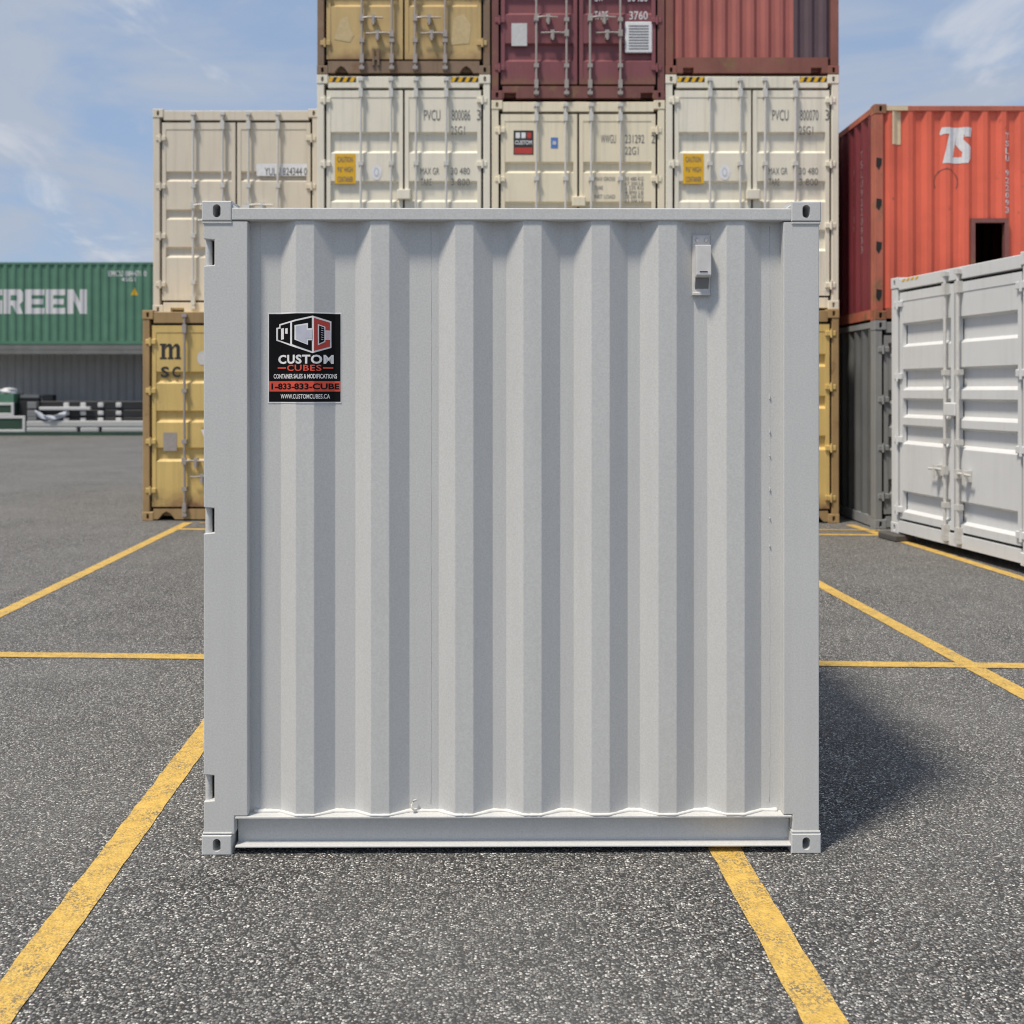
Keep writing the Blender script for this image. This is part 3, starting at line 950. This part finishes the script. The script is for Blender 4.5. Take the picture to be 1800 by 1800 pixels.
for k, (lx, ly, lab) in enumerate(((-1.13, 0.02, 'dark timber block under the near left foot of the pale grey container'), (0.9, 0.9, 'dark timber block under the near right foot of the pale grey container'),
                      (-1.0, 5.9, 'dark timber block under the rear left foot of the pale grey container'), (1.0, 5.9, 'dark timber block under the rear right foot of the pale grey container'))):
    p = R_ @ Vector((lx, ly))
    o = MB().cbox(-0.2, 0.2, -0.14, 0.14, 0.0, 0.078, 0.012).obj('timber_block', 'timber')
    o.location = (4.90 + p.x * 1.07, 11.246 + p.y * 1.07, 0.001); o.rotation_euler = (0, 0, -math.radians(80.8))
    tag(o, lab, 'timber', 'blocks under the pale grey container')

# ------------------------------------------------------------------ the near grey container
K = 445.0
fx = lambda u: (u - 900) / K
fz = lambda v: CAM_H - (v - 687) / K
FW, FH, FL = 2.438, 2.578, 2.05
front = thing('shipping_container', 'large light grey short container with corrugated blind end and black sticker, alone in front', 'container', (0, 4.0, 0), math.radians(0.35))
# corner castings
cw, chh = 0.118, 0.079
cm = casting_mesh(cw, chh, 0.12, 0.031, 0.051, 'gray_front', 0.09)
for z in (0.0, FH - chh):
    for x in (-FW / 2 - 0.003, FW / 2 + 0.003 - cw):
        o = link('corner_casting', cm, front); o.location = (x, -0.006, z)
    for x in (-FW / 2 - 0.003 + cw, FW / 2 + 0.003):
        o = link('corner_casting', cm, front); o.location = (x, FL + 0.006, z); o.rotation_euler = (0, 0, math.pi)
# posts
zt, zb, zs = FH - chh, chh, 0.152
xl0, xl1 = -FW / 2 + 0.003, fx(436)
notches = [(fz(468), fz(421)), (fz(938), fz(892)), (fz(1408), fz(1361))]
pts = [(xl0, zb), (fx(413), zb), (fx(413), zs), (xl1, zs), (xl1, zt), (xl0, zt)]
for a, b in notches[:1] + notches[1:2] + notches[2:]:
    pts += [(xl0, b), (xl0 + 0.042, b - 0.004), (xl0 + 0.042, a + 0.004), (xl0, a)]
lp = MB().prism(pts, 0.0, 0.05).obj('corner_post', 'gray_front', front)
bevel(lp, 0.004, 3)
MB().box(xl0 + 0.03, xl1 - 0.004, 0.052, 0.12, zb, zt).obj('corner_post', 'gray_front', front)
for a, b in notches:
    r = MB().tube([(xl0 + 0.013, 0.028, a - 0.02), (xl0 + 0.013, 0.028, b + 0.02)], 0.0135, 20).obj('lashing_bar', 'gray_front', front)
    MB().box(xl0 + 0.008, xl0 + 0.041, 0.044, 0.0515, a - 0.005, b + 0.005).obj('notch_shade_plate', 'mesh_dark', front)  # added dark plate, its colour standing in for shade deep in the notch
xr0, xr1 = fx(1378), FW / 2 - 0.003
pts = [(fx(1394), zb), (xr1, zb), (xr1, zt), (xr0, zt), (xr0, zs), (fx(1394), zs)]
rp_ = MB().prism(pts, 0.0, 0.12).obj('corner_post', 'gray_front', front)
bevel(rp_, 0.004, 3)
for x0, x1 in ((-FW / 2 + 0.003, -FW / 2 + 0.13), (FW / 2 - 0.13, FW / 2 - 0.003)):
    MB().box(x0, x1, FL - 0.1, FL, zb, zt).obj('corner_post', 'gray_front', front)
# collars and gussets where the posts meet the castings
for s in (-1, 1):
    a, b = (-FW / 2 - 0.001, fx(409)) if s < 0 else (fx(1392), FW / 2 + 0.001)
    MB().cbox(a, b, -0.004, 0.05, zt - 0.012, zt - 0.001, 0.004, 2).obj('weld_collar', 'gray_front', front)
    MB().cbox(a, b, -0.004, 0.05, zb + 0.001, zb + 0.010, 0.004, 2).obj('weld_collar', 'gray_front', front)
    if s < 0:
        pg = [(fx(405), zt + 0.006), (fx(437), zt + 0.006), (fx(416), fz(365) + 0.002), (fx(407), FH - 0.01), (fx(405), FH - 0.01)]
    else:
        pg = [(fx(1396), zt + 0.006), (fx(1394), FH - 0.01), (fx(1391), FH - 0.012), (fx(1385), fz(365) + 0.002), (fx(1372), zt + 0.006)]
    bevel(MB().prism(pg, 0.001, 0.07).obj('gusset', 'gray_front', front), 0.003)
# the lug behind the top rail
MB().prism_x([(0.09, 2.545), (0.16, 2.545), (0.15, 2.575), (0.11, 2.582)], fx(413), fx(427)).obj('lug', 'gray_beam', front)
# rails
tr = MB().box(fx(408), fx(1392), -0.003, 0.09, fz(388), fz(366)).obj('top_rail', 'gray_front', front)
bevel(tr, 0.005, 3)
sl = MB()
sl.prism_x([(-0.001, 0.026), (0.09, 0.026), (0.09, zs - 0.002), (-0.002, zs - 0.002), (-0.002, zs - 0.012), (0.040, zs - 0.014), (0.046, 0.036), (-0.001, 0.034)], fx(414), fx(1393))
bevel(sl.obj('bottom_rail', 'gray_front', front), 0.003, 2)
# corrugated end wall
lights = [490, 622, 770, 890, 1010, 1128, 1248]
rid, val = 0.004, 0.047
FP = [(fx(430), val), (fx(441), val)]
for l in lights:
    FP += [(fx(l), val), (fx(l + 30), rid), (fx(l + 62), rid), (fx(l + 96), val)]
FP += [(fx(1366), val), (fx(1384), val)]
def soften(prof, r=0.0022):
    out = [prof[0]]
    for (a, b, c) in zip(prof, prof[1:], prof[2:]):
        va = Vector((a[0] - b[0], a[1] - b[1])); vc = Vector((c[0] - b[0], c[1] - b[1]))
        ra = min(r, va.length * 0.4); rc = min(r, vc.length * 0.4)
        p0 = Vector(b) + va.normalized() * ra; p2 = Vector(b) + vc.normalized() * rc
        p1 = (p0 + p2) / 4 + Vector(b) / 2
        out += [tuple(p0), tuple(p1), tuple(p2)]
    out.append(prof[-1])
    return out
FPs = soften(FP)
MB().sheet(FPs, zs - 0.003, fz(386)).obj('end_wall', 'gray_front', front)
# weld bead along the foot of the wall, thick runs in the hollows
path = []; rad = []
def fdep(x):
    for (a, da), (b, db) in zip(FP, FP[1:]):
        if a <= x <= b:
            return da + (db - da) * (x - a) / (b - a)
    return val
n = 240
for i in range(n + 1):
    x = fx(442) + (fx(1372) - fx(442)) * i / n
    d = fdep(x)
    path.append((x, d - 0.002, zs + 0.001))
    rad.append(0.0055 + 0.0045 * (d / val) * (0.6 + 0.4 * math.sin(i * 0.37)) + random.uniform(-0.001, 0.001))
MB().tube(path, rad, 8).obj('weld_bead', 'gray_weld', front, True)
hook = [(fx(731), val - 0.012, fz(1412)), (fx(726), val - 0.018, fz(1413)), (fx(722), val - 0.022, fz(1418)), (fx(723), val - 0.024, fz(1424)), (fx(727), val - 0.022, fz(1428)), (fx(730), val - 0.015, fz(1430))]
MB().tube(hook, 0.0045, 8).obj('weld_bead', 'gray_weld', front, True)
# vertical sheet seams
for px, y0, y1 in ((453, 395, 1426), (756, 395, 1422), (1359, 395, 1420)):
    pt = []; rr = []
    for k in range(60):
        v_ = y0 + (y1 - y0) * k / 59
        pt.append((fx(px) + random.uniform(-0.0006, 0.0006), val - 0.0005, fz(v_))); rr.append(0.0010 * random.uniform(0.5, 1.25))
    MB().tube(pt, rr, 6).obj('weld_seam', 'gray_front', front, True)
for k in range(6):
    v_ = 700 + k * 55 + random.uniform(-10, 10)
    o = MB().cbox(fx(1358), fx(1358) + 0.004, val - 0.006, val, fz(v_), fz(v_) + random.uniform(0.006, 0.018), 0.001).obj('weld_spatter', 'gray_front', front)
# vent
vx = fx(1236.5)
vp = MB().cbox(vx - 0.036, vx + 0.034, val - 0.012, val - 0.002, fz(518), fz(411), 0.003, 2).obj('vent', 'gray_vent', front)
hood = MB().prism_x([(val - 0.010, fz(428)), (-0.012, fz(431)), (-0.014, fz(484)), (-0.006, fz(487)), (val - 0.030, fz(487)), (val - 0.010, fz(505))], vx - 0.029, vx + 0.030)
bevel(hood.obj('hood', 'gray_vent', vp), 0.003, 2)
MB().prism_x([(val - 0.0315, fz(488)), (val - 0.026, fz(488)), (val - 0.008, fz(506)), (val - 0.0135, fz(506))], vx - 0.026, vx + 0.027).obj('vent_mesh', 'vent_gray', vp)
MB().cbox(vx - 0.036, vx + 0.034, val - 0.020, val - 0.011, fz(518), fz(513), 0.002).obj('lip', 'gray_vent', vp)
MB().tube([(vx - 0.016, -0.0145, fz(478)), (vx + 0.014, -0.0145, fz(478))], 0.002, 6).obj('slot', 'mesh_dark', vp)
for sx_ in (-0.017, 0.018):
    MB().tube([(vx + sx_, val - 0.013, fz(420)), (vx + sx_, val - 0.019, fz(420)), (vx + sx_, val - 0.021, fz(420))], [0.008, 0.007, 0.003], 10).obj('rivet', 'gray_vent', vp)
# the other walls of the box
for s in (-1, 1):
    xx_ = FW / 2 - 0.006
    mp = (lambda u, d, z: (-xx_ + d, u, z)) if s < 0 else (lambda u, d, z: (xx_ - d, u, z))
    MB().sheet(corr(0.10, FL - 0.08, 0.27), 0.15, FH - 0.09, mp).obj('side_wall', 'gray_front', front)
    a, b = (-FW / 2 + 0.004, -FW / 2 + 0.07) if s < 0 else (FW / 2 - 0.07, FW / 2 - 0.004)
    MB().box(a, b, 0.125, FL - 0.125, FH - 0.10, FH - 0.03).obj('side_rail', 'gray_front', front)
    MB().box(a, b, 0.125, FL - 0.125, 0.026, 0.155).obj('side_rail', 'gray_front', front)
MB().box(-FW / 2 + 0.12, FW / 2 - 0.12, FL - 0.06, FL - 0.01, 0.03, FH - 0.03).obj('rear_wall', 'gray_front', front)
MB().box(-FW / 2 + 0.072, FW / 2 - 0.072, 0.092, FL - 0.062, FH - 0.07, FH - 0.04).obj('roof', 'gray_front', front)
MB().box(-FW / 2 + 0.072, FW / 2 - 0.072, 0.092, FL - 0.062, 0.05, 0.14).obj('floor', 'gray_front', front)

# sticker, laid over the folds of the wall
Q = lambda zx, zy: (fx(440 + zx / 8.57), fz(520 + zy / 8.57))
def q(*p): return [Q(*t) for t in p]
def qr(a, b, c, d): return q((a, d), (c, d), (c, b), (a, b))
dec = patch(front, [qr(228, 243, 1348, 1622)], 0.0015, 'decal_white', FPs, 'sticker')
def dl_(polys, lay, mat, name): return patch(dec, polys, 0.0015 + 0.0007 * lay, mat, FPs, name)
dl_([qr(246, 266, 1334, 1600)], 1, 'decal_black', 'sticker_field')
dl_([q((358, 478), (400, 468), (404, 420), (600, 378), (942, 302), (1200, 380), (1200, 782), (942, 866), (602, 755), (418, 690), (358, 672))], 2, 'decal_white', 'emblem')
dl_([q((424, 440), (590, 402), (590, 724), (430, 672), (384, 655), (384, 495), (424, 488)), q((624, 397), (930, 330), (930, 836), (624, 728))], 3, 'decal_black', 'emblem')
dl_([q((962, 335), (1182, 400), (1182, 764), (962, 832))], 3, 'decal_red', 'emblem')
dl_([q((432, 490), (482, 480), (482, 650), (432, 658)), q((505, 490), (548, 485), (548, 572), (505, 566)),
     q((668, 445), (872, 413), (872, 493), (938, 490), (938, 672), (872, 672), (872, 742), (668, 662)),
     q((1015, 428), (1118, 464), (1118, 520), (1190, 520), (1190, 660), (1118, 660), (1118, 694), (1015, 748))], 4, 'decal_white', 'emblem')
dl_([q((690, 463), (850, 440), (850, 520), (936, 515), (936, 648), (850, 648), (850, 715), (690, 645))], 5, 'decal_gray', 'emblem')
dl_([q((1032, 447), (1104, 474), (1104, 682), (1032, 722))], 5, 'decal_black', 'emblem')
dl_([q((1122, 532), (1178, 532), (1178, 648), (1122, 648))], 5, 'decal_pink', 'emblem')
dl_([q((1060, 480 + k * 34), (1092, 488 + k * 34), (1092, 496 + k * 34), (1060, 488 + k * 34)) for k in range(6)], 6, 'decal_gray', 'emblem')
def dtext(body, box, lay, mat, bold=0.0, spacing=1.0):
    (x0, z1), (x1, z0) = Q(box[0], box[1]), Q(box[2], box[3])
    lettering(dec, body, x0, x1, z0, z1, 0.0015 + 0.0007 * lay, mat, bold, FPs, spacing=spacing)
dtext('CUSTOM', (388, 888, 1232, 1026), 2, 'decal_white', 0.035, 1.1)
dtext('CUBES', (538, 1040, 1064, 1134), 2, 'decal_orange_red', 0.02, 1.1)
dl_([qr(380, 1076, 516, 1098), qr(1086, 1076, 1226, 1098)], 2, 'decal_orange_red', 'emblem')
dtext('CONTAINER SALES & MODIFICATIONS', (318, 1178, 1280, 1248), 2, 'decal_white', 0.02)
dl_([qr(248, 1288, 1332, 1444)], 2, 'decal_orange_red', 'sticker_field')
dtext('1-833-833-CUBE', (285, 1320, 1316, 1412), 3, 'decal_black', 0.03)
dtext('WWW.CUSTOMCUBES.CA', (425, 1483, 1182, 1552), 2, 'decal_white', 0.012)

# ------------------------------------------------------------------ far left: green container over an open-sided one
YG = 41.2; G = 43.2
GX0, GX1 = -29.2, -14.45
W_ = GX1 - GX0
gc = thing('shipping_container', 'long green container with white block lettering, lying over the open sided grey one', 'container', (GX0, YG, 3.705), 0, 'containers at the far left')
GH = 3.36
gp = corr(0.15, W_ - 0.15, 0.34, 0.004, 0.05)
MB().sheet(gp, 0.14, GH - 0.10).obj('side_wall', 'green_paint', gc)
MB().box(0.02, W_ - 0.02, 0.0, 0.09, GH - 0.10, GH - 0.01).obj('side_rail', 'green_paint', gc)
MB().box(0.02, W_ - 0.02, 0.0, 0.09, 0.01, 0.14).obj('side_rail', 'green_paint', gc)
for a, b in ((0.0, 0.15), (W_ - 0.15, W_)):
    MB().box(a, b, -0.004, 0.15, 0.0, GH).obj('corner_post', 'green_frame', gc)
    MB().box(a + 0.002, b - 0.002, 0.15, 2.9, 0.03, GH - 0.03).obj('end_wall', 'green_paint', gc)
MB().box(0.15, W_ - 0.15, 2.85, 2.9, 0.03, GH - 0.03).obj('side_wall', 'green_paint', gc)
MB().box(0.15, W_ - 0.15, 0.09, 2.85, GH - 0.08, GH - 0.03).obj('roof', 'green_paint', gc)
MB().box(0.15, W_ - 0.15, 0.09, 2.85, 0.02, 0.10).obj('floor', 'green_frame', gc)
gx = lambda px: (px - 900) / G - GX0
gz = lambda py: CAM_H - (py - 687) / G - 3.705
# block capitals as stroked outlines
GLY = {
 'E': [[(0, 0), (1, 0), (1, .24), (.36, .24), (.36, .39), (.92, .39), (.92, .61), (.36, .61), (.36, .76), (1, .76), (1, 1), (0, 1)]],
 'V': [[(.36, 0), (.64, 0), (1, 1), (.68, 1), (.5, .36), (.32, 1), (0, 1)]],
 'R': [[(0, 0), (.34, 0), (.34, .34), (.46, .34), (.66, 0), (1, 0), (.8, .38), (1, .52), (1, .88), (.86, 1), (0, 1)]],
 'G': [[(.12, 0), (1, 0), (1, .56), (.54, .56), (.54, .36), (.68, .36), (.68, .24), (.34, .24), (.34, .76), (1, .76), (1, 1), (.12, 1), (0, .88), (0, .12)]],
 'N': [[(0, 0), (.34, 0), (.34, .55), (.66, 0), (1, 0), (1, 1), (.66, 1), (.66, .45), (.34, 1), (0, 1)]],
}
x = gx(152)
for ch in reversed('EVERGREEN'):
    w = 0.80
    vs_ = [(x - w + a * w, gz(552) + b * 1.0) for a, b in GLY[ch][0]]
    patch(gc, [vs_], 0.004, 'stencil_white', prof=gp, name='lettering')
    if ch == 'R':
        patch(gc, [[(x - w + a * w, gz(552) + b) for a, b in ((.34, .55), (.66, .55), (.66, .76), (.34, .76))]], 0.008, 'green_paint', prof=gp, name='lettering')
    x -= 0.86
lettering(gc, 'EMCU 884471 0', gx(190), gx(257), gz(486), gz(476), 0.004, 'stencil_white', 0.02, prof=gp)
lettering(gc, '45G1', gx(213), gx(238), gz(495), gz(488), 0.004, 'stencil_white', 0.02, prof=gp)
patch(gc, [[(gx(230), gz(519)), (gx(242), gz(519)), (gx(236), gz(506))]], 0.004, 'sign_yellow', prof=gp, name='sticker')

oc = thing('open_sided_container', 'open sided grey container full of bars and frames, under the long green one', 'container', (GX0, YG, 0), 0, 'containers at the far left')
OH = 3.70
MB().box(0.0, W_, 0.0, 0.16, 0.0, 0.15).obj('bottom_rail', 'green_frame', oc)
MB().box(0.0, W_, 0.16, 2.85, 0.02, 0.13).obj('floor', 'shed_rail', oc)
MB().box(0.15, W_ - 0.15, 0.0, 0.10, OH - 0.20, OH - 0.01).obj('top_rail', 'shed_rail', oc)
MB().box(0.15, W_ - 0.15, -0.02, 0.08, OH - 0.38, OH - 0.215).obj('top_rail', 'shed_rail', oc)
for k in range(8):
    MB().box(0.5 + k * 1.85, 0.58 + k * 1.85, -0.03, -0.02, OH - 0.37, OH - 0.225).obj('latch', 'gray_beam', oc)
MB().sheet([(u, 2.75 + d) for u, d in corr(0.15, W_ - 0.15, 0.34, 0.0, 0.05)], 0.13, OH - 0.05).obj('back_wall', 'shed_gray', oc)
MB().box(0.0, W_, 2.85, 2.9, 0.03, OH - 0.02).obj('back_wall', 'shed_gray', oc)
MB().box(0.15, W_ - 0.15, 0.10, 2.85, OH - 0.06, OH - 0.02).obj('roof', 'shed_gray', oc)
for a, b in ((0.0, 0.15), (W_ - 0.15, W_)):
    MB().box(a, b, -0.004, 2.84, 0.15, OH - 0.005).obj('end_wall', 'shed_rail', oc)

# the load, each piece a thing
PX = lambda px: (px - 900) / G
PZ = lambda py: CAM_H - (py - 687) / G
GL = 'long goods lying in the open sided container'
def bar(px0, px1, z0, z1, y0, y1, mat, label, cat='beam', name='metal_beam', b=0.03):
    o = MB().cbox(PX(px0), PX(px1), y0, y1, z0, z1, b, 2).obj(name, mat)
    return tag(o, label, cat, GL)
Z0 = 0.132
bar(42, 131.5, Z0, 0.335, YG + 0.20, YG + 0.45, 'white_beam', 'white beam on the floor of the open container, left of three in line', b=0.05)
bar(137, 170, Z0, 0.335, YG + 0.20, YG + 0.45, 'white_beam', 'short white beam on the floor of the open container, middle of three in line', b=0.05)
bar(175, 252, Z0, 0.335, YG + 0.20, YG + 0.45, 'white_beam', 'white beam on the floor of the open container, right of three in line', b=0.05)
bar(42, 252, 0.337, 0.60, YG + 0.20, YG + 0.45, 'white_beam', 'longest white beam lying on the row of three white beams', b=0.05)
for k, (z0, z1, lab) in enumerate(((Z0, 0.74, 'black steel bundle, lowest of three, behind the white beams'), (0.742, 1.05, 'black steel bundle, second of three, behind the white beams'), (1.052, 1.40, 'black steel bundle, topmost of three, behind the white beams'))):
    r = thing('steel_bundle', lab, 'steel', ((PX(60) + PX(255)) / 2, YG + 0.9, z0), 0, GL)
    hw = (PX(255) - PX(60)) / 2
    MB().cbox(-hw, hw, -0.4, 0.4, 0, z1 - z0, 0.03).obj('bar', 'black_steel', r)
    for px in (108, 138, 169, 201):
        c = PX(px) - (PX(60) + PX(255)) / 2
        MB().cbox(c - 0.12, c + 0.12, -0.47, -0.395, (z1 - z0) * (0.62 if k == 0 else 0.25), (z1 - z0) * (0.97 if k == 0 else 0.85), 0.05, 2).obj('clamp', 'label_pale', r)
for k, (py, lab) in enumerate(((713, 'short grey beam end, topmost of three beside the green crates'), (726, 'short grey beam end, middle of three beside the green crates'), (737, 'short grey beam end, lowest of three beside the green crates'))):
    zc = (1.23, 0.89, 0.70)[k]
    bar(43, 59.5, zc - 0.14 if k < 2 else 0.602, zc + 0.14 if k < 2 else 0.748, YG + 0.22, YG + 0.48, 'gray_beam', lab, b=0.03)
o = bar(62, 153, 1.03, 1.17, YG + 0.30, YG + 0.46, 'label_pale', 'pale bar lying across the front of the black steel bundles')
# sagging sheet
vs_ = []; fs_ = []
NU, NV = 22, 8
for i in range(NU + 1):
    u = i / NU
    for j in range(NV + 1):
        v_ = j / NV
        X = PX(58) + (PX(112) - PX(58)) * u
        sag = math.sin(math.pi * u)
        zt_ = 1.02 - 0.22 * sag; zb_ = 0.80 - 0.18 * sag
        vs_.append((X, YG + 0.27 + 0.05 * math.sin(u * 17 + v_ * 5) * (0.4 + v_) - 0.1 * sag, zb_ + (zt_ - zb_) * v_))
for i in range(NU):
    for j in range(NV):
        a = i * (NV + 1) + j
        fs_.append((a, a + 1, a + NV + 2, a + NV + 1))
o = MB().add(vs_, fs_).obj('plastic_sheet', 'tarp', None, True)
so = o.modifiers.new('solid', 'SOLIDIFY'); so.thickness = 0.03
tag(o, 'pale blue plastic sheet sagging in front of the black bundles', 'plastic sheet', GL)
# green crates with pale frames
def crate(px0, px1, z0, z1, lab, y0=YG + 0.2, dep=1.2):
    a, b = PX(px0), PX(px1)
    r = thing('crate', lab, 'crate', ((a + b) / 2, y0, z0), 0, GL)
    h = z1 - z0; w = (b - a) / 2; t = 0.11
    MB().box(-w + 0.01, w - 0.01, 0.03, dep, 0.01, h - 0.01).obj('panel', 'green_frame', r)
    MB().cbox(-w, w, 0.0, 0.06, h - t, h, 0.01).obj('frame', 'label_pale', r)
    MB().cbox(-w, w, 0.0, 0.06, 0, t, 0.01).obj('frame', 'label_pale', r)
    MB().cbox(w - t, w, -0.003, 0.063, t, h - t, 0.01).obj('frame', 'label_pale', r)
    MB().cbox(-w, -w + t, -0.003, 0.063, t, h - t, 0.01).obj('frame', 'label_pale', r)
crate(-40, 40, Z0, 0.80, 'green crate with pale frame on the container floor, lower and wider of two')
crate(-34, 20, 0.802, 1.34, 'green crate with pale frame stacked on the wider crate')
o = bar(-30, 19, 1.342, 1.70, YG + 0.25, YG + 1.1, 'green_paint', 'plain green box on top of the two framed crates', 'box', 'box', 0.02)
# sack
def lump(x, y, z, rx, ry, rz_, seed):
    bm = bmesh.new(); bmesh.ops.create_icosphere(bm, subdivisions=3, radius=1.0)
    rnd = random.Random(seed); ph = [rnd.uniform(0, 6) for _ in range(6)]
    for v in bm.verts:
        d = 1 + 0.12 * math.sin(4 * v.co.x + ph[0]) + 0.10 * math.sin(5 * v.co.y + ph[1]) + 0.12 * math.sin(6 * v.co.z + ph[2] + 3 * v.co.x)
        zc = v.co.z if v.co.z > -0.5 else -0.5
        v.co = (v.co.x * rx * d, v.co.y * ry * d, (zc + 0.5) * rz_ / 1.5)
    m = MB(); bm.verts.index_update()
    m.add([v.co[:] for v in bm.verts], [[v.index for v in f.verts] for f in bm.faces]); bm.free()
    o = m.obj('sack', 'sack', None, True); o.location = (x, y, z)
    return o
tag(lump(PX(4), YG + 0.6, 1.702, 0.42, 0.35, 0.27, 3), 'white crumpled sack on the plain green box', 'sack', GL)
bar(20.5, 58, 1.405, 1.52, YG + 0.55, YG + 0.75, 'black_steel', 'thin dark bar beside the plain green box')
bar(22, 59, 0.802, 1.404, YG + 0.5, YG + 0.85, 'black_steel', 'dark upright slab between the crates and the black bundles', 'slab', 'steel_slab')
bar(24, 58, 1.522, 1.66, YG + 0.52, YG + 0.80, 'gray_beam', 'short grey bar on top of the thin dark bar')
bar(62, 81, 1.402, 1.66, YG + 0.60, YG + 0.95, 'black_steel', 'small black box on the topmost steel bundle', 'box', 'box', 0.03)
